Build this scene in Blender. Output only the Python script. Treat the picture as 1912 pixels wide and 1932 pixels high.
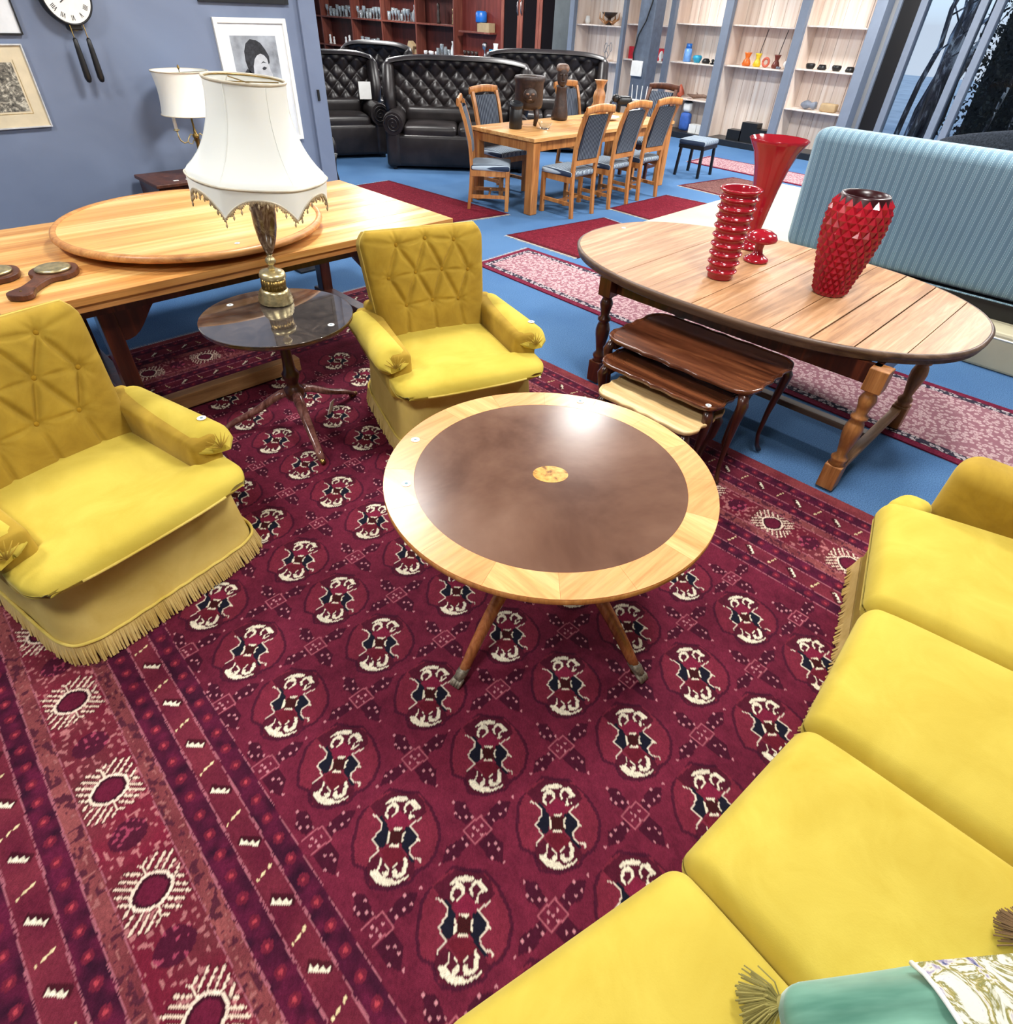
import bpy, math, random
import numpy as np
from mathutils import Matrix, Vector
PI=math.pi
scene=bpy.context.scene
for o in list(bpy.data.objects): bpy.data.objects.remove(o)
COL=scene.collection
RND=random.Random(7)

# ------------------------------------------------------------------ camera
FPX=1115.0; PITCH=math.radians(40.5); ROLL=math.radians(2.7); YAW=math.radians(46.3); EYE=1.85
def _rot(v):
    c,s=math.cos(YAW),math.sin(YAW); return Vector((v[0]*c+v[1]*s,-v[0]*s+v[1]*c,v[2]))
_fw=_rot((0,math.cos(PITCH),-math.sin(PITCH))); _up=_rot((0,math.sin(PITCH),math.cos(PITCH))); _rt=_rot((1,0,0))
_R=_rt*math.cos(ROLL)+_up*math.sin(ROLL); _U=_up*math.cos(ROLL)-_rt*math.sin(ROLL)
cd=bpy.data.cameras.new('camera'); cam=bpy.data.objects.new('camera',cd); COL.objects.link(cam)
cd.sensor_fit='HORIZONTAL'; cd.sensor_width=36; cd.lens=36*FPX/1912; cd.clip_start=.02; cd.clip_end=300
cam.matrix_world=Matrix(((_R.x,_U.x,-_fw.x,0),(_R.y,_U.y,-_fw.y,0),(_R.z,_U.z,-_fw.z,EYE),(0,0,0,1)))
scene.camera=cam
# ------------------------------------------------------------------ light and exposure
scene.view_settings.view_transform='Standard'; scene.view_settings.look='None'
scene.view_settings.gamma=1; scene.view_settings.use_curve_mapping=False
scene.view_settings.exposure=0.8
w=bpy.data.worlds.new('world'); scene.world=w; w.use_nodes=True
nt=w.node_tree; nt.nodes.clear()
sky=nt.nodes.new('ShaderNodeTexSky'); sky.sky_type='HOSEK_WILKIE'; sky.turbidity=6; sky.sun_direction=(-.3,-.5,.8)
bg=nt.nodes.new('ShaderNodeBackground'); bg.inputs['Strength'].default_value=3.2
wo=nt.nodes.new('ShaderNodeOutputWorld'); nt.links.new(sky.outputs[0],bg.inputs[0]); nt.links.new(bg.outputs[0],wo.inputs[0])
def area(name,loc,sx,sy,power,col=(1,.985,.96),rot=(0,0,0)):
    d=bpy.data.lights.new(name,'AREA'); d.shape='RECTANGLE'; d.size=sx; d.size_y=sy; d.energy=power; d.color=col
    o=bpy.data.objects.new(name,d); o.location=loc; o.rotation_euler=rot; COL.objects.link(o); return o
CEIL=3.2
LAMPS=[(-.6,3.75),(-.6,.6)]+[(X,Y) for X in (2.35,5.2,8.1,10.9) for Y in (.6,3.75,7.6,12.0,16.6) if not (X<3 and Y>5)]
for X,Y in LAMPS: area('ceiling_lamp_light',(X,Y,CEIL-.075),.55,.55,(36 if X<0 else 44) if X<7 else 66)

# ------------------------------------------------------------------ mesh helpers
class M:
    def __init__(s): s.v=[]; s.f=[]
    def add(s,v,f):
        n=len(s.v); s.v+= [tuple(p) for p in v]; s.f+=[tuple(i+n for i in q) for q in f]; return s
    def box(s,x0,x1,y0,y1,z0,z1):
        return s.add([(x0,y0,z0),(x1,y0,z0),(x1,y1,z0),(x0,y1,z0),(x0,y0,z1),(x1,y0,z1),(x1,y1,z1),(x0,y1,z1)],
            [(0,3,2,1),(4,5,6,7),(0,1,5,4),(1,2,6,5),(2,3,7,6),(3,0,4,7)])
    def cbox(s,c,d): return s.box(c[0]-d[0]/2,c[0]+d[0]/2,c[1]-d[1]/2,c[1]+d[1]/2,c[2]-d[2]/2,c[2]+d[2]/2)
    def bar(s,a,b,w,h=None,upv=(0,0,1)):
        h=h or w; a=Vector(a); b=Vector(b); d=(b-a).normalized(); u=Vector(upv)
        if abs(d.dot(u))>.95: u=Vector((0,1,0))
        x=d.cross(u).normalized(); y=x.cross(d).normalized(); v=[]
        for p in (a,b):
            for sx,sy in ((-1,-1),(1,-1),(1,1),(-1,1)): v.append(p+x*sx*w/2+y*sy*h/2)
        return s.add(v,[(0,1,2,3),(7,6,5,4),(0,4,5,1),(1,5,6,2),(2,6,7,3),(3,7,4,0)])
    def prism(s,poly,z0,z1):
        n=len(poly); v=[(x,y,z0) for x,y in poly]+[(x,y,z1) for x,y in poly]
        return s.add(v,[tuple(range(n-1,-1,-1)),tuple(range(n,2*n))]+[(i,(i+1)%n,n+(i+1)%n,n+i) for i in range(n)])
    def lathe(s,prof,n=24,c=(0,0),cap=True,wob=None):
        v=[];f=[];m=len(prof)
        for r,z in prof:
            for k in range(n):
                a=2*PI*k/n; rr=r*(wob(a,z) if wob else 1); v.append((c[0]+rr*math.cos(a),c[1]+rr*math.sin(a),z))
        for i in range(m-1):
            for k in range(n):
                f.append((i*n+k,i*n+(k+1)%n,(i+1)*n+(k+1)%n,(i+1)*n+k))
        if cap:
            f.append(tuple(range(n-1,-1,-1))); f.append(tuple((m-1)*n+k for k in range(n)))
        return s.add(v,f)
    def tube(s,path,rad,n=10,cap=True,flat=1.0):
        P=[Vector(p) for p in path]; m=len(P); R=rad if isinstance(rad,(list,tuple)) else [rad]*m
        v=[];f=[];px=None
        for i in range(m):
            t=(P[min(i+1,m-1)]-P[max(i-1,0)]).normalized()
            if px is None:
                u=Vector((0,0,1)) if abs(t.z)<.9 else Vector((0,1,0)); px=t.cross(u).normalized()
            else:
                px=(px-t*px.dot(t)).normalized()
            py=px.cross(t)
            for k in range(n):
                a=2*PI*k/n; v.append(P[i]+(px*math.cos(a)+py*math.sin(a)*flat)*R[i])
        for i in range(m-1):
            for k in range(n): f.append((i*n+k,i*n+(k+1)%n,(i+1)*n+(k+1)%n,(i+1)*n+k))
        if cap: f.append(tuple(range(n-1,-1,-1))); f.append(tuple((m-1)*n+k for k in range(n)))
        return s.add(v,f)
    def grid(s,fn,nu,nv,wrap=False):
        v=[fn(i/(nu-1) if not wrap else i/nu,j/(nv-1)) for j in range(nv) for i in range(nu)]
        f=[]
        for j in range(nv-1):
            for i in range(nu if wrap else nu-1):
                i2=(i+1)%nu; f.append((j*nu+i,j*nu+i2,(j+1)*nu+i2,(j+1)*nu+i))
        return s.add(v,f)
    def soft(s,c,d,r,nm=8,ne=4,fn=None):
        """rounded box with interior vertices; fn deforms local points (unit coords u,v,w and point)"""
        hx,hy,hz=[q/2 for q in d]
        def ts(h,k):
            rr=min(r,h*.999); e=[-h+rr*(1-math.cos(PI/2*i/ne)) for i in range(ne+1)]
            mid=[-h+rr+(2*h-2*rr)*i/k for i in range(1,k)] if k>1 else []
            return e+mid+[-q for q in reversed(e)]
        T=[ts(hx,nm),ts(hy,nm),ts(hz,max(2,nm//3))]; H=(hx,hy,hz)
        idx={};V=[];F=[]
        def vert(p):
            k=tuple(round(q,6) for q in p)
            if k in idx: return idx[k]
            inn=[max(-(H[i]-min(r,H[i]*.999)),min(H[i]-min(r,H[i]*.999),p[i])) for i in range(3)]
            dd=Vector([p[i]-inn[i] for i in range(3)]); L=dd.length
            q=[inn[i]+(dd[i]/L*min(r,min(H)*.999) if L>1e-9 else 0) for i in range(3)]
            if fn: q=fn(q[0]/hx,q[1]/hy,q[2]/hz,q)
            idx[k]=len(V); V.append((q[0]+c[0],q[1]+c[1],q[2]+c[2])); return idx[k]
        for ax in range(3):
            a,b=[(1,2),(2,0),(0,1)][ax]
            for sg in (-1,1):
                for i in range(len(T[a])-1):
                    for j in range(len(T[b])-1):
                        q=[]
                        for (ii,jj) in ((i,j),(i+1,j),(i+1,j+1),(i,j+1)):
                            p=[0,0,0]; p[ax]=sg*H[ax]; p[a]=T[a][ii]; p[b]=T[b][jj]; q.append(vert(p))
                        if len(set(q))<3: continue
                        if sg<0: q=q[::-1]
                        F.append(tuple(q))
        return s.add(V,F)
    def xf(s,mat):
        s.v=[tuple(mat@Vector(p)) for p in s.v]; return s
    def mp(s,fn): s.v=[tuple(fn(*p)) for p in s.v]; return s
    def join(s,o,mat=None):
        v=o.v if mat is None else [tuple(mat@Vector(p)) for p in o.v]; return s.add(v,o.f)

def T(x=0,y=0,z=0,rz=0,rx=0,ry=0,sc=1):
    return Matrix.Translation((x,y,z))@Matrix.Rotation(rz,4,'Z')@Matrix.Rotation(rx,4,'X')@Matrix.Rotation(ry,4,'Y')@Matrix.Scale(sc,4)

def obj(name,m,mat,parent=None,smooth=False,bevel=0,loc=None,rot=None,kind=None,auto=None):
    me=bpy.data.meshes.new(name); me.from_pydata(m.v,[],m.f); me.validate(); me.update()
    if mat: me.materials.append(mat)
    if smooth or auto: me.shade_smooth() if hasattr(me,'shade_smooth') else None
    o=bpy.data.objects.new(name,me); COL.objects.link(o)
    if auto:
        try: me.set_sharp_from_angle(angle=math.radians(auto))
        except Exception: pass
    if parent: o.parent=parent
    if loc: o.location=loc
    if rot: o.rotation_euler=rot
    if bevel:
        b=o.modifiers.new('bevel','BEVEL'); b.width=bevel; b.segments=2; b.limit_method='ANGLE'; b.angle_limit=math.radians(40)
    if kind: o['kind']=kind
    return o
def tag(o,label,cat,group=None,kind=None):
    o['label']=label; o['category']=cat
    if group: o['group']=group
    if kind: o['kind']=kind
    return o
def thing(name,label,cat,loc=(0,0,0),rz=0,group=None,rot=None):
    o=bpy.data.objects.new(name,None); o.empty_display_size=.1; COL.objects.link(o)
    o.location=loc; o.rotation_euler=rot or (0,0,rz); return tag(o,label,cat,group)
def struct(name,m,mat,parent=None,**k):
    o=obj(name,m,mat,parent,**k)
    if not parent: o['kind']='structure'
    return o
def kids(o): return [c for c in bpy.data.objects if c.parent==o]
def dup(root,loc,rz,label,group=None):
    r=root.copy(); COL.objects.link(r); r.location=loc; r.rotation_euler=(0,0,rz); r['label']=label
    if group: r['group']=group
    for ch in kids(root):
        c=ch.copy(); COL.objects.link(c); c.parent=r
        for g in kids(ch):
            d=g.copy(); COL.objects.link(d); d.parent=c
    return r

# ------------------------------------------------------------------ materials
def lin(c):
    return tuple(((x/255)/12.92 if x/255<=.04045 else ((x/255+.055)/1.055)**2.4) for x in c)
class Mat:
    def __init__(s,name,rough=.5,metal=0,spec=.5):
        s.m=bpy.data.materials.new(name); s.m.use_nodes=True; s.nt=s.m.node_tree; s.b=s.nt.nodes['Principled BSDF']
        s.b.inputs['Roughness'].default_value=rough; s.b.inputs['Metallic'].default_value=metal
        s.b.inputs['Specular IOR Level'].default_value=spec; s.tc=None
    def n(s,t,**k):
        x=s.nt.nodes.new(t)
        for a,b in k.items():
            if a in x.inputs.keys(): x.inputs[a].default_value=b
            else: setattr(x,a,b)
        return x
    def l(s,a,b): s.nt.links.new(a,b)
    def co(s,scale=(1,1,1),rot=(0,0,0),gen=False):
        tc=s.n('ShaderNodeTexCoord'); mp=s.n('ShaderNodeMapping'); mp.inputs['Scale'].default_value=scale; mp.inputs['Rotation'].default_value=rot
        s.l(tc.outputs['Object'],mp.inputs[0]); return mp.outputs[0]
    def noise(s,scale,vec=None,detail=4,rough=.55,dist=0):
        x=s.n('ShaderNodeTexNoise',Scale=scale,Detail=detail,Roughness=rough,Distortion=dist)
        if vec is not None: s.l(vec,x.inputs['Vector'])
        return x.outputs['Fac']
    def ramp(s,fac,stops):
        r=s.n('ShaderNodeValToRGB'); e=r.color_ramp.elements
        while len(e)<len(stops): e.new(.5)
        for i,(p,c) in enumerate(stops): e[i].position=p; e[i].color=(*lin(c),1)
        s.l(fac,r.inputs[0]); return r.outputs[0]
    def math(s,op,a,b=None,c=None):
        x=s.n('ShaderNodeMath',operation=op)
        for i,q in enumerate((a,b,c)):
            if q is None: continue
            if isinstance(q,(int,float)): x.inputs[i].default_value=q
            else: s.l(q,x.inputs[i])
        return x.outputs[0]
    def mix(s,fac,a,b,mode='MIX'):
        x=s.n('ShaderNodeMix',data_type='RGBA',blend_type=mode)
        for i,q in ((0,fac),(6,a),(7,b)):
            if isinstance(q,(int,float)): x.inputs[i].default_value=q
            elif isinstance(q,tuple): x.inputs[i].default_value=(*lin(q),1)
            else: s.l(q,x.inputs[i])
        return x.outputs[2]
    def base(s,c):
        if isinstance(c,tuple): s.b.inputs['Base Color'].default_value=(*lin(c),1)
        else: s.l(c,s.b.inputs['Base Color'])
        return s
    def bump(s,h,strength=.3,dist=.01):
        b=s.n('ShaderNodeBump',Strength=strength,Distance=dist); s.l(h,b.inputs['Height']); s.l(b.outputs[0],s.b.inputs['Normal']); return s
def plain(name,c,rough=.5,metal=0,spec=.5,var=.12,ns=12,bump=.0):
    m=Mat(name,rough,metal,spec); v=m.co()
    f=m.noise(ns,v); c2=tuple(max(0,q*(1-var)) for q in c); c3=tuple(min(255,q*(1+var*.6)) for q in c)
    m.base(m.ramp(f,[(.3,c2),(.7,c3)]))
    if bump: m.bump(m.noise(ns*6,v),bump,.004)
    return m.m
def wood(name,c1,c2,c3,axis='X',rough=.4,scale=1.0,spec=.5,coat=0,stretch=.08,dist=1.2):
    m=Mat(name,rough,0,spec); s={'X':(stretch,1,1),'Y':(1,stretch,1),'Z':(1,1,stretch)}[axis]
    v=m.co(tuple(q*scale for q in s)); a=m.noise(9,v,5,.6,dist); b=m.noise(70,v,3,.6)
    col=m.ramp(a,[(.3,c1),(.5,c2),(.68,c3)]); col=m.mix(m.ramp(b,[(.4,(60,60,60)),(.6,(255,255,255))]),m.mix(.16,col,(60,30,15)),col)
    m.base(col); m.bump(b,.08,.002)
    if coat: m.b.inputs['Coat Weight'].default_value=coat; m.b.inputs['Coat Roughness'].default_value=.12
    return m.m
def velvet(name,lo,hi,sheen=(255,240,160),sw=.25):
    m=Mat(name,.85,0,.15); v=m.co(); f=m.noise(5,v,5,.6,.8); g=m.noise(260,v,2); f2=m.noise(1.7,v,4,.6)
    col=m.mix(m.ramp(f2,[(.42,(0,0,0)),(.62,(90,90,90))]),m.ramp(f,[(.3,lo),(.7,hi)]),tuple(int(q*.84) for q in lo)); m.base(col); m.bump(g,.12,.002)
    m.b.inputs['Sheen Weight'].default_value=sw; m.b.inputs['Sheen Roughness'].default_value=.45; m.b.inputs['Sheen Tint'].default_value=(*lin(sheen),1)
    return m.m
def emis(name,c,st):
    m=Mat(name); m.b.inputs['Emission Color'].default_value=(*lin(c),1); m.b.inputs['Emission Strength'].default_value=st; m.base(c); return m.m
MT={}
MT['yellow']=velvet('mustard_velvet',(190,166,62),(208,186,80))
MT['yellow_dk']=velvet('mustard_velvet_shaded_pile',(146,115,36),(182,150,54))  # darker mustard copy; shade and pile tone both put into the colour
MT['skirt']=velvet('lightened_mustard_skirt',(196,166,84),(214,188,108))  # mustard velvet lightened in colour to make up for weak front light
MT['piping']=velvet('mustard_piping',(196,168,70),(224,200,110))
MT['fringe']=velvet('gold_fringe_thread',(196,164,88),(232,206,140),(255,240,190),.2)
MT['button']=velvet('button_velvet',(150,115,25),(180,140,40))
MT['sticker']=plain('sticker_paper',(235,240,240),.6,var=.02)
MT['sticker_ink']=plain('sticker_ink',(110,140,150),.6,var=.02)
MT['pine']=wood('pine_boards',(196,128,62),(232,178,104),(246,212,146),'X',.32,1.3,stretch=.03,dist=.3)
MT['pine_b']=wood('pine_boards_dark',(182,112,52),(216,154,84),(238,194,124),'X',.32,1.5,stretch=.03,dist=.3)
MT['pine_disc']=wood('pine_disc',(206,140,70),(232,178,104),(246,208,140),'X',.3,.9,stretch=.03,dist=.3)
MT['pine_edge']=wood('pine_edge',(170,110,60),(200,140,80),(220,165,100),'X',.4,1.5)
MT['mahog']=wood('dark_mahogany',(30,12,8),(58,24,14),(90,42,24),'Z',.28,1.5,coat=.3)
MT['mahog_top']=wood('mahogany_top',(44,20,12),(84,44,26),(122,72,44),'Y',.2,1.5,coat=.5)
MT['oak_top']=wood('worn_oak',(138,96,60),(174,128,86),(196,154,116),'X',.5,2.0,stretch=.06)
MT['oak_leg']=wood('oak_leg',(120,76,38),(160,104,56),(186,130,76),'Z',.4,1.8)
MT['oak_dark']=wood('oak_dark_edge',(66,48,38),(92,70,56),(120,96,78),'Y',.45,1.5)
MT['din']=wood('honey_oak',(150,92,44),(188,124,66),(212,152,90),'Z',.4,1.6)
MT['din_top']=wood('honey_oak_top',(186,124,66),(222,164,98),(238,190,126),'X',.3,1.4)
MT['din_dk']=wood('brown_chair_wood',(60,32,22),(84,46,30),(110,64,42),'Z',.4,1.6)
MT['nest3']=wood('faded_nest_wood',(196,156,100),(222,188,134),(238,212,164),'Y',.35,1.5)
MT['black']=plain('black_plastic',(16,16,18),.4)
MT['brass']=plain('aged_brass',(150,124,72),.32,1,.5,.2,30)
MT['brass_lt']=plain('pale_brass',(206,190,144),.34,.85,.5,.2,40)
MT['pewter']=plain('worn_brass_cap',(140,132,118),.5,.6,.5,.3,80,.3)
MT['red']=plain('red_ceramic',(154,24,38),.13,0,.6,.08,4)
MT['red_in']=plain('red_glaze_inside',(46,6,10),.3)
MT['white']=plain('white_paint',(232,232,228),.5,var=.03)
MT['steel']=plain('brushed_steel',(170,172,176),.3,1)
MT['grey']=plain('grey_frame',(118,126,140),.5)
MT['blkframe']=plain('black_frame',(20,22,26),.4)
# leather
m=Mat('dark_brown_leather',.38,0,.5); v=m.co(); m.base(m.ramp(m.noise(6,v),[(.3,(22,18,19)),(.7,(44,38,38))])); m.bump(m.noise(120,v,3),.15,.003); MT['leather']=m.m
# ------------------------------------------------------------------ the setting
m=Mat('blue_carpet',.95,0,.1); v=m.co(); a=m.noise(1.2,v,3); b=m.noise(160,v,3,.7)
col=m.mix(m.ramp(a,[(.35,(0,0,0)),(.65,(255,255,255))]),(82,122,168),(98,138,182)); col=m.mix(m.ramp(b,[(.35,(70,70,70)),(.65,(255,255,255))]),(58,88,126),col)
m.base(col); m.bump(b,.5,.006); MT['carpet']=m.m
X0,X1,Y0,Y1=-3.6,12.75,-3.6,21.5
struct('floor',M().box(X0,X1,Y0,Y1,-.12,0),MT['carpet'])
m=Mat('ceiling_paint',.8); m.base((150,152,156)); MT['ceil']=m.m
struct('ceiling',M().box(X0,X1,Y0,Y1,CEIL,CEIL+.12),MT['ceil'])
m=Mat('blue_grey_wall_paint',.62,0,.3); v=m.co(); m.base(m.ramp(m.noise(1.1,v,4,.6,.6),[(.3,(104,116,140)),(.7,(122,134,158))])); m.bump(m.noise(140,v,2),.06,.002); MT['wall']=m.m
MT['plaster']=plain('pale_wall_paint',(170,172,176),.7,var=.05,ns=2)
WY=5.6
struct('wall_left',M().box(X0,3.16,WY,WY+.16,0,CEIL),MT['wall'])
struct('trim_1',M().box(3.16,3.31,WY-.03,WY+.19,0,CEIL),MT['wall'],bevel=.006)
struct('baseboard_left',M().box(X0,3.16,WY-.018,WY,0,.09),MT['wall'],bevel=.004)
obj('light_switch',M().box(3.215,3.235,WY-.045,WY-.03,1.17,1.25),MT['black'],bevel=.003)
tag(bpy.data.objects['light_switch'],'small dark switch plate on the blue-grey wall end beside the portrait','switch')
struct('wall_near',M().box(X0-.15,X0,Y0,Y1,0,CEIL),MT['plaster'])
struct('wall_front',M().box(X0,X1,Y0-.15,Y0,0,CEIL),MT['plaster'])
struct('wall_far',M().box(X0,X1,Y1,Y1+.15,0,CEIL),MT['plaster'])
# back wall: solid behind the shelves, glazed shop front at its right-hand end
struct('wall_back',M().box(12.6,X1,4.25,Y1,0,CEIL),MT['plaster'])
# ceiling light panels
for k,(X,Y) in enumerate(LAMPS):
    o=thing('ceiling_light','square white light panel set in the ceiling','light',(X,Y,CEIL),0,'ceiling light panels')
    obj('frame',M().box(-.31,.31,-.31,.31,-.04,-.002),MT['white'],o)
    if k==0: DIFF=emis('light_diffuser',(255,252,245),6)
    obj('diffuser',M().box(-.28,.28,-.28,.28,-.052,-.041),DIFF,o)
# ---- pale wood display niches
m=Mat('pale_laminate',.45,0,.4); v=m.co((1,7,.18)); a=m.noise(2.2,v,3,.5); b=m.noise(16,v,3)
m.base(m.mix(m.ramp(b,[(.3,(120,120,120)),(.7,(255,255,255))]),m.ramp(a,[(.3,(196,172,156)),(.5,(232,214,200)),(.7,(244,232,222))]),m.ramp(a,[(.3,(212,192,178)),(.5,(238,224,212)),(.7,(246,238,230))]))); MT['lam']=m.m
MT['plinth']=plain('dark_plinth',(28,32,38),.35)
MT['post']=plain('grey_blue_post',(116,126,142),.5,var=.03)
BAYS=[(9.06,10.26,[1.64]),(8.0,8.98,[1.69,1.15]),(6.9,7.86,[1.74,1.18,.63]),(5.56,6.72,[1.76,1.2]),(4.42,5.4,[1.8,1.24,.69])]
for i,(ya,yb,zs) in enumerate(BAYS):
    nm=['left-hand bay with the wire sculpture','second bay behind the grey column','middle bay with the blue bottle','fourth bay with the orange vase','right-hand bay with the row of small black pots'][i]
    u=thing('display_niche','tall pale wood shop display, '+nm,'display shelf',(12.35,(ya+yb)/2,0)); W=(yb-ya)/2
    n=int((yb-ya)/.24)+1; pw=2*W/n
    for k in range(n):
        o=obj('plank',M().box(.2,.235,-W+k*pw+.003,-W+(k+1)*pw-.003,.1,CEIL-.02),MT['lam'],u); o.location=(RND.uniform(-.003,.003),0,0)
    obj('side_panel',M().box(-.2,.2,-W-.02,-W,.1,CEIL-.02),MT['lam'],u); obj('side_panel',M().box(-.2,.2,W,W+.02,.1,CEIL-.02),MT['lam'],u)
    for z in zs: obj('shelf',M().box(-.2,.2,-W,W,z-.022,z),MT['lam'],u,bevel=.003)
    obj('plinth',M().box(-.28,.235,-W-.03,W+.03,0,.1),MT['plinth'],u,bevel=.006)
for k,(y,wd) in enumerate([(10.345,.12),(9.02,.07),(7.93,.1),(6.81,.15),(5.48,.14),(4.33,.16)]):
    struct('trim_%d'%(k+2),M().box(12.06,12.34,y-wd/2,y+wd/2,0,CEIL),MT['post'],bevel=.006)
struct('trim_8',M().box(12.08,12.6,10.36,10.84,0,CEIL),plain('grey_pier_paint',(86,92,94),.7,ns=3))
# ---- structural column with its cable and socket box
m_col=plain('column_paint',(86,96,112),.5)
struct('trim_9',M().box(11.0,11.3,7.58,7.90,0,CEIL),m_col,bevel=.01)
o=thing('socket_box','white power socket box with a hanging cable on the grey-blue column','socket box',(10.99,7.76,1.0))
obj('cover',M().box(-.05,.0,-.1,.12,-.02,.2),MT['white'],o,bevel=.01)
obj('cable',M().tube([(-.02,.1,.1),(-.03,.12,.3),(-.02,.08,.55),(-.03,-.05,.75),(-.02,-.12,1.0),(-.02,-.12,2.1)],.012,6),MT['black'],o,smooth=True)
# ---- shop front glazing and the outside
m=Mat('clear_glass',.02); m.b.inputs['Transmission Weight'].default_value=1; m.b.inputs['IOR'].default_value=1.12; m.base((240,248,250)); MT['glass']=m.m
fr=struct('window_1',M().box(12.5,12.72,4.2,4.25,0,CEIL).box(12.5,12.72,3.95,4.2,2.9,CEIL).box(12.5,12.72,Y0,4.02,0,.1).box(12.5,12.72,Y0,4.02,3.05,CEIL),MT['post'])
for y in (3.9,3.12,2.92,1.3,-.2,-1.8): struct('window_frame',M().box(12.52,12.7,y-.05,y+.05,.1,3.05),MT['post'],fr,bevel=.005)
ys=[3.85,3.17,3.07,2.97,2.87,1.35,1.25,-.15,-.25,-1.75,-1.85,Y0]
for a_,b_ in zip(ys[::2],ys[1::2]): struct('pane',M().box(12.6,12.606,b_,a_,.1,3.05),MT['glass'],fr)
m=Mat('pavement',.9); v=m.co(); m.base(m.ramp(m.noise(1.5,v),[(.3,(176,184,196)),(.7,(214,220,228))])); 
tag(obj('pavement',M().box(12.8,40,-25,25,-.1,-.02),m.m,kind='structure'),'pale paved ground outside the shop window','pavement')
m=Mat('tree_bark',.9); v=m.co((1,1,.25)); m.base(m.ramp(m.noise(5,v,6,.7,1),[(.35,(24,22,26)),(.5,(90,88,96)),(.6,(200,204,214))])); m.bump(m.noise(12,v,5),.8,.05); MT['bark']=m.m
m=Mat('dark_leaves',.7); v=m.co(); m.base(m.ramp(m.noise(6,v),[(.35,(8,11,12)),(.7,(34,40,38))])); MT['leaf']=m.m
rr=random.Random(3)
struct('trim_10',M().box(12.55,12.7,3.95,4.2,0,2.9),MT['black'])
for k,(x,y,r,h) in enumerate([(15.0,4.3,.045,4.2),(15.9,4.2,.17,4.6),(14.6,3.98,.04,4.0),(15.4,3.8,.06,4.5),(18.0,4.7,.12,5)]):
    t=thing('tree',['slim bare tree trunk outside the shop window, farthest left','thick pale-barked tree trunk outside the shop window','thin dark tree trunk just right of the thick one outside','leaning tree trunk beside the added dark leaves outside','distant tree trunk behind the others outside the window'][k],'tree',(x,y,0))
    P=[(0,0,-.05)]; 
    for q in range(1,9): P.append((rr.uniform(-.06,.06),-.04*q+rr.uniform(-.05,.05),h*q/8))
    obj('trunk',M().tube(P,[r*(1.2-.08*q) for q in range(9)],12),MT['bark'],t,smooth=True)
    b=M()
    for q in range(5):
        z=h*(.35+.13*q); a=rr.uniform(0,6.28); b.tube([(0,-.3*z/h,z),(.5*math.cos(a),.5*math.sin(a)-.2,z+.35),(.9*math.cos(a),.9*math.sin(a)-.2,z+.9)],[r*.35,r*.22,.01],6)
    obj('branches',b,MT['bark'],t,smooth=True)
lf=M()
for k in range(14000):
    x=rr.uniform(14.2,15.6); y=rr.uniform(-3,3.45); z=rr.uniform(0,2.7); s=rr.uniform(.025,.06); n=Vector((rr.gauss(0,1),rr.gauss(0,1),rr.gauss(0,1))).normalized(); u=n.orthogonal().normalized()*s; w_=n.cross(u)*.5
    c=Vector((x,y,z)); lf.add([c-u,c+w_,c+u,c-w_],[(0,1,2,3)])
o=thing('dark_backdrop','added black sheet that darkens the right-hand shop window panes','backdrop',(16.6,-1.4,0)); obj('wall',M().box(-.1,.1,-5,5,0,4.5),plain('backdrop_black',(16,18,22),.8),o); obj('backdrop_cap',M().box(-.3,.3,-5.1,5.1,4.5,4.62),MT['black'],o)  # black backdrop added to darken the panes, not a known building
h=thing('stand_in_hedge','added dark leaf mass that blackens the right-hand shop window panes','stand_in_hedge',(0,0,0))  # invented leaf mass, stands in for the dark right-hand panes
obj('foliage',lf,MT['leaf'],h,kind='stuff'); st=M()
for k in range(15): st.tube([(14.9,-3+k*.42,0),(14.9+rr.uniform(-.2,.2),-3+k*.42+rr.uniform(-.2,.2),2.3)],.03,6)
obj('stems',st,MT['bark'],h)
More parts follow.
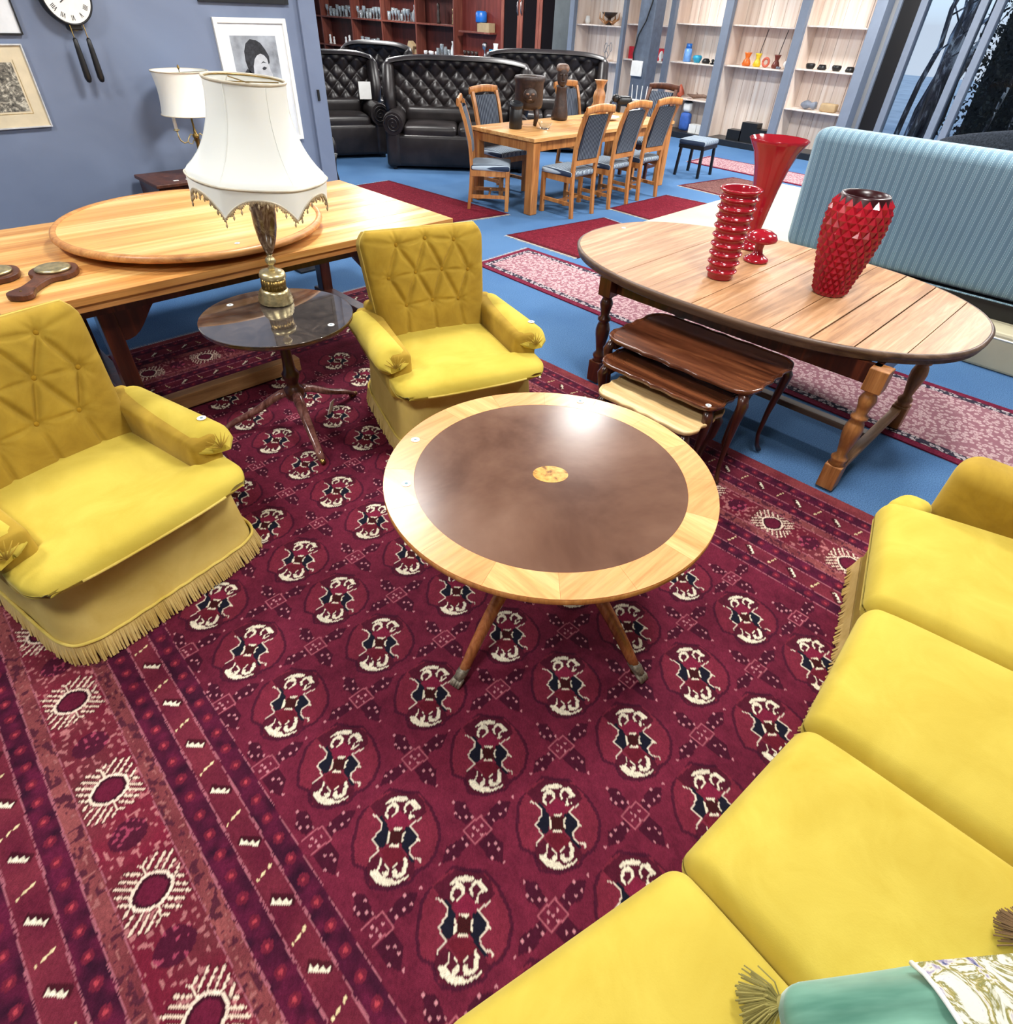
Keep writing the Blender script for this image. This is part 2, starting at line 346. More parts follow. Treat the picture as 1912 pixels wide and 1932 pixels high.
GUL=dict(
 white=[[(.0324,.098),(.0572,.1006),(.0824,.0862),(.0974,.0661),(.0873,.0626),(.0702,.0751),(.0613,.0855),(.0473,.0913),(.0394,.0951)],[(.0433,.0895),(.0603,.0846),(.0622,.0677),(.0514,.0541),(.025,.0538),(.0259,.0583),(.0464,.0606),(.0513,.0689),(.0444,.0792),(.0248,.0758),(.022,.0639),(.0149,.0591),(.0151,.0723),(.0276,.0841)],[(.0682,.0528),(.0903,.0597),(.1063,.0482),(.1047,.0284),(.1045,.0144),(.0903,.0213),(.079,.0277),(.0681,.0144),(.0859,.0138),(.075,.0097),(.0612,.0137),(.0583,.0184),(.077,.0296),(.091,.0273),(.0911,.0421),(.0892,.0514),(.0731,.048),(.0652,.0336),(.0612,.0392)],[(-.1026,-.0196),(-.0917,-.0285),(-.0758,-.0276),(-.063,-.0138),(-.0627,-.0206),(-.0757,-.0309),(-.0879,-.0353),(-.0891,-.0469),(-.086,-.0578),(-.0812,-.0481),(-.0668,-.0539),(-.0641,-.0324),(-.0613,-.035),(-.0624,-.0533),(-.0692,-.0612),(-.0831,-.0653),(-.0712,-.0783),(-.0716,-.0889),(-.0485,-.0986),(-.0297,-.1023),(-.0376,-.1058),(-.0598,-.1018),(-.0785,-.0916),(-.0964,-.0775),(-.1078,-.0541),(-.1088,-.0343)],[(-.0559,-.0612),(-.0477,-.0675),(-.0527,-.0787),(-.0436,-.0842),(-.0243,-.0705),(-.0164,-.0568),(-.0109,-.0605),(-.0142,-.077),(-.0327,-.0915),(-.0487,-.092),(-.0594,-.0881),(-.0668,-.0778),(-.0619,-.0666)],[(-.0516,-.0573),(-.0356,-.0532),(-.0292,-.0561),(-.0497,-.0607)],[(.0082,.0298),(.0335,.007),(.0184,.006),(.0158,.0144),(.0101,.0199)],[(-.0308,-.004),(-.0176,-.0037),(-.0147,-.0133),(-.0043,-.0181),(-.0062,-.0275)],[(-.0049,.0307),(-.0033,.0239),(-.0161,.0085),(-.0202,.0022),(-.0306,.0047),(-.0139,.0202)],[(.0298,-.0035),(.0298,-.0077),(.0171,-.013),(.0107,-.0247),(.0047,-.0223),(.0158,-.0082)],[(.0497,-.0372),(.0497,-.0597),(.0402,-.0488)]],
 wline=[[(-.0104,.0984),(-.0033,.0808),(-.0049,.059),(-.0197,.0467),(-.0504,.0448),(-.0538,.0073),(-.0896,.0035)],[(.0897,-.008),(.0515,-.0002),(.0497,-.0406),(.0383,-.047),(.0138,-.0474),(.0048,-.0622),(.0051,-.079),(.0163,-.0931),(.01,-.1002)]],
 navy=[[(-.0048,.0572),(.0022,.0345),(-.0326,.0039),(-.051,.0063),(-.0485,.043),(-.0216,.045)],[(.0351,.0031),(.0515,-.0002),(.0497,-.0406),(.0383,-.047),(.0176,-.0476),(.001,-.0586),(.0035,-.0939),(-.0058,-.085),(-.003,-.038),(.0005,-.0278)],[(-.0024,.0817),(.0083,.077),(.0022,.0345),(-.0067,.0554)]],
 dark=[[(.0024,.0273),(.0293,.0015),(.0033,-.0271),(-.0261,.001)]],
 red_a=[[(.0124,.0586),(.0573,.0521),(.0612,.0048),(.036,.0039),(.0032,.0353)]],
 red_b=[[(-.0537,.0038),(-.03,-.0061),(-.0059,-.0335),(-.0062,-.0649),(-.0589,-.0535)]],
 octa=[[(-.048,.1163),(.0192,.1407),(.0714,.1254),(.0977,.0888),(.132,.0523),(.129,.0059),(.1118,-.0579),(.0919,-.0879),(.0537,-.1124),(.0203,-.1199),(-.0089,-.1112),(-.0408,-.1185),(-.094,-.0922),(-.1286,-.0496),(-.1102,-.0075),(-.1259,.027),(-.1005,.069),(-.048,.1163)]],
 cap=[[(-.0022,.1274),(.0392,.1216),(.0734,.1158),(.12,.0714),(.1233,.0264),(.1107,-.0025),(.0907,-.0054),(.0632,.0065),(.0553,.0503),(.0105,.0568),(-.0035,.0919)],[(-.0896,.0035),(-.0625,-.001),(-.0589,-.0535),(.0011,-.062),(.0014,-.0822),(-.0126,-.1076),(-.0498,-.113),(-.0923,-.0907),(-.1218,-.05),(-.1135,-.0107)]],
 mdark=[[(.0057,.1129),(.0265,.0873),(.0137,.0333),(-.0128,.0335),(-.0181,.0564),(-.0257,.0709)],[(.1013,.0198),(.1308,-.0064),(.0872,-.0297),(.0545,-.0165),(.0316,-.0197),(.0416,.0138)],[(-.1308,.0051),(-.0957,.0295),(-.0512,.0177),(-.0334,.018),(-.0383,-.0119),(-.0924,-.0137)],[(-.025,-.028),(.0271,-.0294),(.0288,-.0761),(-.0076,-.1132),(-.0267,-.08)]],
 mline=[[(.035,.0256),(.0334,-.0249),(-.0317,-.0216),(-.0321,.0289),(.035,.0256)]],
 mdots=[[(.0024,.1103),(.1433,-.0012),(-.1373,.0081),(-.0027,-.1145),(.0167,.0781),(-.0151,.0826),(-.0137,.0649),(.101,.0145),(.1011,-.0136),(.0799,-.0118),(.0551,.0119),(-.0987,.0189),(-.098,-.0083),(-.0785,.0165),(-.0474,.014),(.0134,-.0614),(.0106,-.0791),(-.02,-.0815),(-.002,-.05),(.014,.0403),(.0537,-.0122),(.0021,.0516),(-.0499,-.0076),(.0,.0),(-.0181,-.0002),(.0183,.0002),(-.0007,-.0168),(-.0035,.0139)]],
 bo=[[(-.0471,.0196),(-.0305,.0352),(-.0076,.0484),(.0109,.0485),(.0306,.0386),(.0484,.017),(.0523,-.0092),(.0405,-.0273),(.0246,-.0381),(.0065,-.0435),(-.0171,-.0403),(-.0351,-.0285),(-.0476,-.0137),(-.0522,.0048),(-.0471,.0196)]],
 bdash=[[(-.0362,.0909),(-.0054,.0612)],[(-.0524,.0797),(-.0176,.0461)],[(-.0713,.073),(-.0342,.0373)],[(-.0735,.0493),(-.0477,.0244)],[(-.0733,.0237),(-.0542,.0053)],[(.0626,-.0072),(.0764,-.0205)],[(.0515,-.0233),(.0754,-.0463)],[(.0401,-.0343),(.0757,-.0685)],[(.0243,-.045),(.0562,-.0757)],[(.0104,-.0571),(.0404,-.086)],[(.003,-.0764),(.0113,-.0843)],[(.0096,.0833),(.0189,.0898)],[(.0116,.063),(.0477,.0903)],[(.028,.0503),(.0636,.0751)],[(.0418,.037),(.0796,.0661)],[(.0531,.0231),(.0776,.0396)],[(.06,-.0017),(.0783,.0141)],[(-.076,-.0137),(-.0591,-.0025)],[(-.0773,-.0368),(-.0536,-.0245)],[(-.0777,-.063),(-.0388,-.0387)],[(-.061,-.0765),(-.0249,-.0494)],[(-.0444,-.0846),(-.011,-.06)],[(-.0184,-.0857),(-.009,-.0785)]],
 bhook=[[(-.0064,.0909),(.0032,.0787),(.0041,.049)],[(-.0008,-.0449),(-.0034,-.0756)]],
)
# ------------------------------------------------------------------ the big knotted carpet (grid of knots, one colour per knot)
def build_carpet():
    RX0,RX1,RY0,RY1=-.66,2.88,-.75,4.38
    def axis(a,b,near,s0,s1,k):
        o=[a]
        while o[-1]<b: o.append(o[-1]+min(s1,s0+k*max(0,abs(o[-1]-near)-.9)))
        return np.array(o)
    xs=axis(RX0,RX1,.5,.0042,.0075,.0025); ys=axis(RY0,RY1,.8,.0042,.009,.0025)
    X,Y=np.meshgrid(xs,ys); ny,nx=X.shape
    rs=np.random.RandomState(5)
    C=np.zeros((ny,nx,3)); F=lambda c:np.array(lin(c))
    def vn(sc,seed):   # smooth value noise
        r=np.random.RandomState(seed); n=64; g=r.rand(n,n); u=(X/sc)%n; v=(Y/sc)%n; i=u.astype(int); j=v.astype(int); fu=u-i; fv=v-j
        fu=fu*fu*(3-2*fu); fv=fv*fv*(3-2*fv); i2=(i+1)%n; j2=(j+1)%n
        return (g[j%n,i%n]*(1-fu)+g[j%n,i2]*fu)*(1-fv)+(g[j2,i%n]*(1-fu)+g[j2,i2]*fu)*fv
    n1=vn(.25,1); n2=vn(.03,2); n3=vn(.011,3); n4=vn(.08,4)
    def mixc(a,b,t): t=np.clip(t,0,1)[...,None]; return np.array(F(a))*(1-t)+np.array(F(b))*t
    C[:]=mixc((84,22,42),(116,36,58),n1*.7+n2*.5-.1)
    def paint(mask,col,j0=0,i0=0,al=1.0):
        sub=C[j0:j0+mask.shape[0],i0:i0+mask.shape[1]]; sub[mask]=sub[mask]*(1-al)+np.array(F(col))*al
    def win(cx,cy,r):
        i0,i1=np.searchsorted(xs,[cx-r,cx+r]); j0,j1=np.searchsorted(ys,[cy-r,cy+r]); return i0,i1,j0,j1
    def inpoly(px,py,poly):
        r=np.zeros(px.shape,bool); n=len(poly)
        for k in range(n):
            x1,y1=poly[k]; x2,y2=poly[(k+1)%n]
            if y1==y2: continue
            c=((y1>py)!=(y2>py))&(px<(x2-x1)*(py-y1)/(y2-y1)+x1); r^=c
        return r
    def dline(px,py,pl):
        d=np.full(px.shape,9.)
        for (x1,y1),(x2,y2) in zip(pl[:-1],pl[1:]):
            L=(x2-x1)**2+(y2-y1)**2+1e-12; t=np.clip(((px-x1)*(x2-x1)+(py-y1)*(y2-y1))/L,0,1)
            d=np.minimum(d,np.hypot(px-x1-t*(x2-x1),py-y1-t*(y2-y1)))
        return d
    fx0,fx1,fy1=.1,2.10,3.62
    # --- main guls
    guly=[.37+.2985*k for k in range(-3,11)]; gulx=[.30,.668,1.047,1.425,1.81]
    for cx in gulx:
        for cy in guly:
            i0,i1,j0,j1=win(cx,cy,.13)
            if i1<=i0 or j1<=j0: continue
            px=X[j0:j1,i0:i1]-cx; py=Y[j0:j1,i0:i1]-cy
            wob=(rs.rand()-.5)*.004; px=px+wob
            oc=inpoly(px,py,GUL['octa'][0]); paint(oc,(132,44,58),j0,i0,.35)
            for q in GUL['cap']: paint(inpoly(px,py,q)&oc,(64,16,34),j0,i0,.8)
            paint(dline(px,py,GUL['octa'][0])<.0048,(46,12,34),j0,i0,.72)
            for q in GUL['red_a']: paint(inpoly(px,py,q),(118,30,56),j0,i0)
            for q in GUL['red_b']: paint(inpoly(px,py,q),(96,24,38),j0,i0)
            for q in GUL['navy']: paint(inpoly(px,py,q),(20,22,36),j0,i0)
            for q in GUL['dark']: paint(inpoly(px,py,q),(58,18,20),j0,i0)
            for q in GUL['white']: paint(inpoly(px,py,q),(226,216,192),j0,i0)
            for q in GUL['wline']: paint(dline(px,py,q)<.0021,(214,200,182),j0,i0)
    # --- minor guls between them
    for cx in [.485,.857,1.235,1.615,.13,1.97]:
        for cy in [g-.149 for g in guly]:
            i0,i1,j0,j1=win(cx,cy,.15)
            if i1<=i0 or j1<=j0: continue
            px=X[j0:j1,i0:i1]-cx; py=Y[j0:j1,i0:i1]-cy; ok=(X[j0:j1,i0:i1]>fx0)&(X[j0:j1,i0:i1]<fx1)
            for q in GUL['mdark']: paint(inpoly(px,py,q)&ok,(52,12,32),j0,i0,.8)
            paint((dline(px,py,GUL['mline'][0])<.0022)&ok,(176,98,110),j0,i0,.8)
            for dx,dy in GUL['mdots'][0]: paint((np.hypot(px-dx,py-dy)<.0042)&ok,(206,140,148),j0,i0,.85)
    # --- borders, drawn in d = distance outward from the field edge
    wob=np.where(X<.3,-.03*(Y-1.2),0)
    dl=fx0-(X+wob); dr=X-fx1; dt=Y-fy1; D=np.maximum(np.maximum(dl,dr),dt); inb=D>0
    side=np.where((dt>=dl)&(dt>=dr),X,Y)          # coordinate along the border
    leftside=(dl>=dr)&(dl>=dt)
    B=[0,.065,.138,.21,.258,.43,.478,.545,.63,.70,.76]
    def band(a,b): return inb&(D>=a)&(D<b)
    bg=mixc((98,28,44),(138,62,66),n4*.9+n2*.3); C[inb]=bg[inb]
    for a,b in ((B[0],B[1]),(B[2],B[3]),(B[6],B[7]),(B[8],B[9])):     # dark bands with little flowers
        mk=band(a,b); t=mixc((44,14,34),(92,24,52),n2*1.1); C[mk]=t[mk]
        ph=(side/.072)%1-.5; dd=np.hypot(ph*.072,(D-(a+b)/2))
        C[mk&(dd<.016)]=np.array(F((108,30,50))); C[mk&(dd<.006)]=np.array(F((170,62,72)))
    for a,b in ((B[1],B[2]),(B[7],B[8])):          # bands with ivory teeth and slashes
        mk=band(a,b); t=mixc((84,20,42),(120,44,58),n4); C[mk]=t[mk]
        c0=(a+b)/2; ph=((side-.55)/.197); k=np.round(ph); u=(ph-k)*.197; v=D-c0
        al=(u+v)*.7071; zz=(u-v)*.7071; dk=mk&(np.abs(al)<.034)&(zz>-.004)&(zz<.02); C[dk]=C[dk]*.4
        sw=np.abs(((al/.017)%1)-.5)*2
        C[mk&(zz>-.005)&(zz<.010*(1-sw)+.001)&(np.abs(al)<.027)]=np.array(F((232,222,198)))
        u2=((ph-.5-np.round(ph-.5)))*.197; C[mk&(np.abs(.96*u2+.28*v)<.0042*(.6+.5*np.sin(v*300)))&(np.abs(v)<.026)]=np.array(F((226,206,160)))
    for a,b in ((B[3],B[4]),(B[5],B[6])):          # brown bands with specks
        mk=band(a,b); t=mixc((106,44,52),(146,78,78),n4); C[mk]=t[mk]; C[mk&(n3*.6+n2*.4>.63)]=np.array(F((78,32,46))); C[mk&(n3<.16)]=np.array(F((160,100,98)))
    mk=band(B[4],B[5])
    mc=.345; per=.372
    ph=(side-.655)/per; k=np.round(ph); cyc=((k.astype(int))%2)
    t=mixc((120,30,52),(112,48,56),n4); C[mk]=t[mk]
    C[mk&(n3>.72)]=np.array(F((176,110,112)))*1.0
    mk0=mk&(n1>.55); C[mk0]=C[mk0]*.82
    # stamp medallions along each border side
    def med(cx,cy,flip,dark):
        i0,i1,j0,j1=win(cx,cy,.11)
        if i1<=i0 or j1<=j0: return
        px=X[j0:j1,i0:i1]-cx; py=Y[j0:j1,i0:i1]-cy
        if flip: px,py=py,px
        if dark:
            e=inpoly(px*1.0,py*1.0,GUL['bo'][0]); paint(e,(66,16,40),j0,i0,.85); paint(e&(n3[j0:j1,i0:i1]>.7),(150,60,84),j0,i0); return
        paint(inpoly(px,py,GUL['bo'][0]),(56,14,30),j0,i0)
        paint(inpoly(px*1.35,py*1.35,GUL['bo'][0]),(104,26,52),j0,i0,.8)
        for q in GUL['bdash']:
            (x1,y1),(x2,y2)=q; d=dline(px,py,q); L=math.hypot(x2-x1,y2-y1); t=((px-x1)*(x2-x1)+(py-y1)*(y2-y1))/L
            paint(d<.0062,(60,24,26),j0,i0,.6)
            paint(d<.0015+.0028*np.abs(np.sin(t/L*PI*max(1,round(L/.016)))),(228,204,182),j0,i0)
        for q in GUL['bhook']: paint(dline(px,py,q)<.0024,(232,210,188),j0,i0)
        paint(dline(px,py,GUL['bo'][0])<.0042,(236,214,194),j0,i0)
    xl=fx0-mc; xr=fx1+mc
    for k,cy in enumerate([-.44,-.08,.285,.655,1.01,1.372,1.769,2.15,2.52,2.9,3.28]):
        med(xl+.03*(cy-1.2),cy,False,False); med(xl+.03*(cy-1.0),cy+.19,False,True)
    for k in range(12): 
        cy=.202-.366*2+.366*k
        if cy<3.6: med(xr,cy,False,False); med(xr,cy+.183,False,True)
    for k in range(8): med(.1+.36*k,fy1+mc,True,False); med(.28+.36*k,fy1+mc,True,True)
    for e in (B[0],B[1],B[2],B[3],B[4],B[5],B[6],B[7],B[8],B[9]):     # guard lines of light knots
        w_=.0032 if e not in (B[4],B[5]) else .002
        C[inb&(np.abs(D-e)<w_)&(rs.rand(ny,nx)>.22)]=np.array(F((158,92,104)))
    # knot to knot variation
    C*= (1+ (rs.rand(ny,nx,1)-.5)*.34)*(1+(n3[...,None]-.5)*.22)
    Z=.012+(rs.rand(ny,nx)-.5)*.0012+(vn(.6,9)-.5)*.002
    Z[0,:]=Z[-1,:]=.001; Z[:,0]=Z[:,-1]=.001
    co=np.stack([X,Y,Z],-1).reshape(-1,3).astype(np.float32)
    idx=np.arange(ny*nx).reshape(ny,nx); q=np.stack([idx[:-1,:-1],idx[:-1,1:],idx[1:,1:],idx[1:,:-1]],-1).reshape(-1,4).astype(np.int32)
    me=bpy.data.meshes.new('patterned_carpet'); me.vertices.add(len(co)); me.vertices.foreach_set('co',co.ravel())
    me.loops.add(q.size); me.loops.foreach_set('vertex_index',q.ravel()); me.polygons.add(len(q))
    me.polygons.foreach_set('loop_start',np.arange(0,q.size,4,dtype=np.int32)); me.polygons.foreach_set('loop_total',np.full(len(q),4,dtype=np.int32))
    me.update(calc_edges=True)
    at=me.color_attributes.new('knots','FLOAT_COLOR','POINT'); cc=np.ones((ny*nx,4),np.float32); cc[:,:3]=np.clip(C.reshape(-1,3),0,1); at.data.foreach_set('color',cc.ravel())
    m=Mat('knotted_wool',.92,0,.12); a=m.n('ShaderNodeVertexColor',layer_name='knots'); v=m.co(); g=m.noise(420,v,2,.7)
    m.base(m.mix(m.ramp(g,[(.3,(90,90,90)),(.6,(255,255,255))]),m.mix(.35,a.outputs[0],(20,4,10)),a.outputs[0])); m.bump(g,.5,.003)
    me.materials.append(m.m)
    o=bpy.data.objects.new('patterned_carpet',me); COL.objects.link(o)
    tag(o,'large deep red knotted carpet with rows of ivory and navy medallions under the coffee table','carpet')
    fr=M(); r=random.Random(2)
    y=RY0
    for k in range(700):
        x=RX0+(RX1-RX0)*k/700; fr.add([(x,RY1-.002,.004),(x+.003,RY1-.002,.004),(x+.0015+r.uniform(-.006,.006),RY1+.05,.002)],[(0,1,2)])
    f=obj('fringe',fr,MT['fringe_w'],o); f['kind']='stuff'
MT['fringe_w']=plain('cream_fringe',(206,196,176),.9)
build_carpet()
# ------------------------------------------------------------------ smaller rugs
def rugmat(name,c1,c2,c3,style):
    m=Mat(name,.95,0,.1); v=m.co(); n=m.noise(9,v,4,.6); g=m.noise(300,v,2)
    if style=='plain':
        f=m.noise(34,v,3,.7,1.5); col=m.ramp(f,[(.35,c1),(.55,c2),(.72,c3)]) ; col=m.mix(m.ramp(n,[(.35,(0,0,0)),(.7,(120,120,120))]),col,c1)
    else:
        vo=m.n('ShaderNodeTexVoronoi',Scale=34); m.l(v,vo.inputs['Vector']); d=vo.outputs['Distance']
        f=m.math('ADD',m.math('MULTIPLY',d,1.1),m.math('MULTIPLY',m.noise(60,v,3,.7,2),.45)); col=m.ramp(f,[(.3,c1),(.5,c2),(.66,c3),(.8,c1)])
    m.base(col); m.bump(g,.4,.004); return m.m
MR=rugmat('wine_rug',(84,16,30),(112,26,42),(140,52,66),'plain'); MRb=rugmat('wine_rug_border',(62,14,26),(90,22,36),(116,40,52),'plain')
MP=rugmat('pink_runner',(146,102,112),(184,150,154),(200,174,172),'orn'); MPb=rugmat('runner_border',(52,48,62),(166,152,160),(196,184,184),'orn'); MPe=rugmat('runner_edge',(92,22,46),(112,32,56),(132,48,70),'plain')
MB_=rugmat('brown_rug',(70,40,40),(120,84,80),(150,110,104),'plain')
def rug(label,poly,mats,bord=.12,name='rug',fr=True,cat='rug',ends=(0,2)):
    """poly: 4 corners counter-clockwise; thin slab, inset border, fringed ends"""
    P=[Vector((x,y)) for x,y in poly]; c=sum(P,Vector((0,0)))/4
    root=thing(name,label,cat,(c.x,c.y,0)); Q=[p-c for p in P]
    def inset(d):
        o=[]
        for i in range(4):
            a=(Q[i-1]-Q[i]).normalized(); b=(Q[(i+1)%4]-Q[i]).normalized(); s=abs(a.x*b.y-a.y*b.x); o.append(Q[i]+(a+b)*d/s)
        return o
    lay=[(0,.009,mats[0])]+[(bord*(k+1)*.5+ .0,.0105+.0012*k,mm) for k,mm in enumerate(mats[1:])]
    for k,(d,z,mm) in enumerate(lay):
        q=inset(d) if d else Q; obj(['border','inner_border','field'][k if len(lay)>2 else (k*2)],M().prism([(p.x,p.y) for p in q],.001,z),mm,root)
    if fr:
        f=M(); r=random.Random(11)
        for e in ends:
            a,b=Q[e],Q[(e+1)%4]; n=Vector(((b-a).y,-(b-a).x)).normalized(); L=(b-a).length; K=int(L/.012)
            for k in range(K):
                p=a+(b-a)*k/K; t=(b-a).normalized()*.009; e2=p+n*r.uniform(.03,.06)+t*r.uniform(-1,1)
                f.add([(p.x,p.y,.006),(p.x+t.x,p.y+t.y,.006),(e2.x,e2.y,.003)],[(0,1,2)])
        o=obj('fringe',f,MT['fringe_w'],root); o['kind']='stuff'
rug('plain wine-red rug on the blue carpet, beyond the end of the pine table',[(3.3,5.62),(5.35,5.3),(5.22,7.48),(3.3,7.5)],[MRb,MR],.1)
rug('small dark red rug on the blue carpet just left of the oval oak table',[(4.76,3.75),(6.05,3.72),(6.15,4.52),(4.74,4.72)],[MRb,MR],.08,ends=(1,3))
rug('small wine-red rug nearer the dining chairs, beyond the first small red rug',[(6.5,3.7),(7.85,3.7),(7.75,4.72),(6.55,4.75)],[MRb,MR],.08,ends=(1,3))
rug('small brown and red rug beside the stool at the end of the dining table',[(8.35,3.9),(9.6,3.9),(9.6,4.75),(8.4,4.95)],[MRb,MB_],.08,ends=(1,3))
rug('faded pink rug near the display shelves at the back',[(9.95,3.8),(10.8,3.8),(10.85,5.9),(10.05,5.85)],[MPe,MP],.1,ends=(0,2))
rug('long pink and navy patterned runner passing under the oval oak table',[(3.62,-2.6),(4.7,-2.6),(4.6,4.27),(3.86,4.24)],[MPe,MPb,MP],.11,name='runner_rug',ends=(0,2))
# ------------------------------------------------------------------ helpers for furniture
def sticker(parent,x,y,z,r=.017,rx=0,ry=0):
    if z in (.59,.612): z-=.012
    o=obj('price_sticker',M().lathe([(r,0),(r,.0015)],20),MT['sticker'],parent); o.location=(x,y,z); o.rotation_euler=(rx,ry,0); o['label']='round white price sticker'
    p=obj('print',M().lathe([(r*.35,.0015),(r*.35,.002)],12),MT['sticker_ink'],o); return o
def segd(px,py,a,b):
    L=(b[0]-a[0])**2+(b[1]-a[1])**2+1e-12; t=max(0,min(1,((px-a[0])*(b[0]-a[0])+(py-a[1])*(b[1]-a[1]))/L))
    return math.hypot(px-a[0]-t*(b[0]-a[0]),py-a[1]-t*(b[1]-a[1]))
def ear(poly): return poly
# ------------------------------------------------------------------ yellow buttoned armchairs
# local frame: sitter faces -y, origin on the floor under the middle
BTN=[(-.16,.47),(0,.49),(.16,.47),(-.225,.315),(-.075,.33),(.075,.33),(.225,.315),(-.15,.17),(0,.18),(.15,.17)]
CR=[(0,3),(0,4),(1,4),(1,5),(2,5),(2,6),(3,7),(4,7),(4,8),(5,8),(5,9),(6,9)]
def yellow_armchair(label,loc,rz,st_arm):
    t=thing('armchair',label,'armchair',loc,rz,'yellow buttoned armchairs')
    Y_=MT['yellow']; YD=MT['yellow_dk']
    # upholstered base with flared skirt
    m=M()
    prof=[(.0,.375,-.34,.36),(.33,.37,-.35,.36),(.30,.375,-.36,.365),(.18,.385,-.385,.375),(.095,.40,-.41,.385)]
    def base(u,v):
        a=2*PI*u; k=v*4; i=min(3,int(k)); f=k-i
        A=[(.375,.37,-.35,.36),(.30,.375,-.365,.365),(.2,.382,-.385,.372),(.12,.39,-.40,.38),(.085,.395,-.41,.385)]
        z,hx,ya,yb=[A[i][q]*(1-f)+A[i+1][q]*f for q in range(4)]
        c,s=math.cos(a),math.sin(a); n=7.0; rr=(abs(c)**n+abs(s)**n)**(-1/n)
        x=hx*rr*c; y=(ya+yb)/2+(yb-ya)/2*rr*s
        return (x+.004*math.sin(7*a+3*v),y+.003*math.sin(5*a),z)
    obj('skirt',M().grid(base,72,9,wrap=True),MT['skirt'],t,smooth=True)
    # fringe: braid plus hanging strands
    def rim(u,o=0):
        a=2*PI*u; c,s=math.cos(a),math.sin(a); n=7.0; rr=(abs(c)**n+abs(s)**n)**(-1/n)
        return ((.398+o)*rr*c,-.0125+(.4+o)*rr*s)
    fr=M(); r=random.Random(4); K=620
    # evenly spaced by arc length
    pts=[rim(k/2400) for k in range(2401)]; acc=[0]
    for a,b in zip(pts[:-1],pts[1:]): acc.append(acc[-1]+math.hypot(a[0]-b[0],a[1]-b[1]))
    L=acc[-1]; j=0
    for k in range(K):
        s=L*k/K
        while acc[j+1]<s: j+=1
        x,y=pts[j]; nx,ny=x,y+.0125; q=math.hypot(nx,ny); nx/=q; ny/=q; tx,ty=-ny,nx; w=.0042
        oo=r.uniform(.004,.02); zz=r.uniform(.004,.012); sx=r.uniform(-.006,.006)
        fr.tube([(x+nx*.002,y+ny*.002,.092),(x+nx*(.006+oo*.4)+tx*sx*.4,y+ny*(.006+oo*.4)+ty*sx*.4,.055),(x+nx*(.006+oo)+tx*sx,y+ny*(.006+oo)+ty*sx,zz)],[w*.8,w,w*.8],4,cap=False)
    f=obj('fringe',fr,MT['fringe'],t,smooth=True); f['kind']='stuff'
    br=[(p[0]*1.006,p[1]*1.006,.094+.0015*math.sin(i*1.1)) for i,p in enumerate(pts[::12])]
    obj('braid',M().tube(br,.0065,6,cap=False),MT['piping'],t,smooth=True)
    # T shaped seat cushion
    def outline(n=64):
        P=[(-.285,.26),(-.285,-.275),(-.315,-.30),(-.375,-.305),(-.398,-.335),(-.40,-.385),(-.375,-.425),(-.30,-.448),(-.15,-.462),(0,-.467),(.15,-.462),(.30,-.448),(.375,-.425),(.40,-.385),(.398,-.335),(.375,-.305),(.315,-.30),(.285,-.275),(.285,.26)]
        return P
    def sc_(u,v):
        t=1.03-2.06*v; t=max(-1,min(1,t)); y=-.1035+.3635*(-t)   # v 0 -> back, 1 -> front
        y=.26-(.26+.467)*v
        e=min(1,(1-v)/.085) if v>.915 else min(1,v/.05+.02); e=math.sqrt(max(0,1-(1-e)**2))
        k=min(1,max(0,(-.262-y)/.035)); k=k*k*(3-2*k); hw=.285+.118*k
        if v>.90: hw-=.045*((v-.90)/.10)**2.2
        a=2*PI*u; c,sn=math.cos(a),math.sin(a); n=5; rr=(abs(c)**n+abs(sn)**n)**(-1/n)
        cx_=c*rr*hw; h=.046*(.25+.75*e); zz_=.402+h*sn*rr
        if sn>0: zz_+=.012*max(0,1-(cx_/hw)**2)*e-.018*max(0,(-y-.30)/.16)**2
        yy=y+(.03*(abs(cx_)/.4)**3 if v>.6 else 0); return (cx_,yy,zz_)
    us=sorted(set([round(k/16*.125*f+o,5) for o in (0,.25,.5,.75) for k in range(17) for f in (1,)]+[round(o+.125+k/16*.125,5) for o in (0,.25,.5,.75) for k in range(17)]))
    us=[q for q in us if q<1]; N=len(us)
    sm_=M(); VV=56; V=[sc_(us[i],j/(VV-1)) for j in range(VV) for i in range(N)]
    F=[(j*N+i,j*N+(i+1)%N,(j+1)*N+(i+1)%N,(j+1)*N+i) for j in range(VV-1) for i in range(N)]
    F.append(tuple(range(N-1,-1,-1))); F.append(tuple((VV-1)*N+i for i in range(N)))
    sm_.add(V,F); sc=obj('seat_cushion',sm_,Y_,t,smooth=True)
    pl=[sc_(.645+.21*k/24,1) for k in range(25)]
    pl=[(x*1.004,y-.001,z-.002) for x,y,z in pl]
    obj('piping',M().tube(pl,.0055,6),MT['piping'],sc,smooth=True)
    # arms
    for s in (-1,1):
        def arm(u,v,s=s):
            a=2*PI*u; y=-.30+.60*v
            fr_=min(1,v/.10); fr2=math.sin(fr_*PI/2)**.6
            top=.58-.03*v-.02*(1-fr2); hh=.115; wd=.085*(0.35+.65*fr2)
            c,sn=math.cos(a),math.sin(a)
            x=.365+.012+wd*c*(1.0 if sn>-.2 else .9); z=top-.075+ (.075*(.3+.7*fr2))*sn
            if sn<0: z=top-.075+(.075*(.3+.7*fr2))*sn*.9
            y2=y-(.03*(1-abs(sn))*(1-v)); return (s*(x),y2-.012*math.cos(a)*(1-fr2),z)
        am=M()
        am.grid(arm,28,22,wrap=True); n0=28
        am.add([arm(k/28,0) for k in range(28)],[tuple(range(28))]); am.add([arm(k/28,1) for k in range(28)],[tuple(range(27,-1,-1))])
        A=obj('armrest',am,Y_,t,smooth=True)
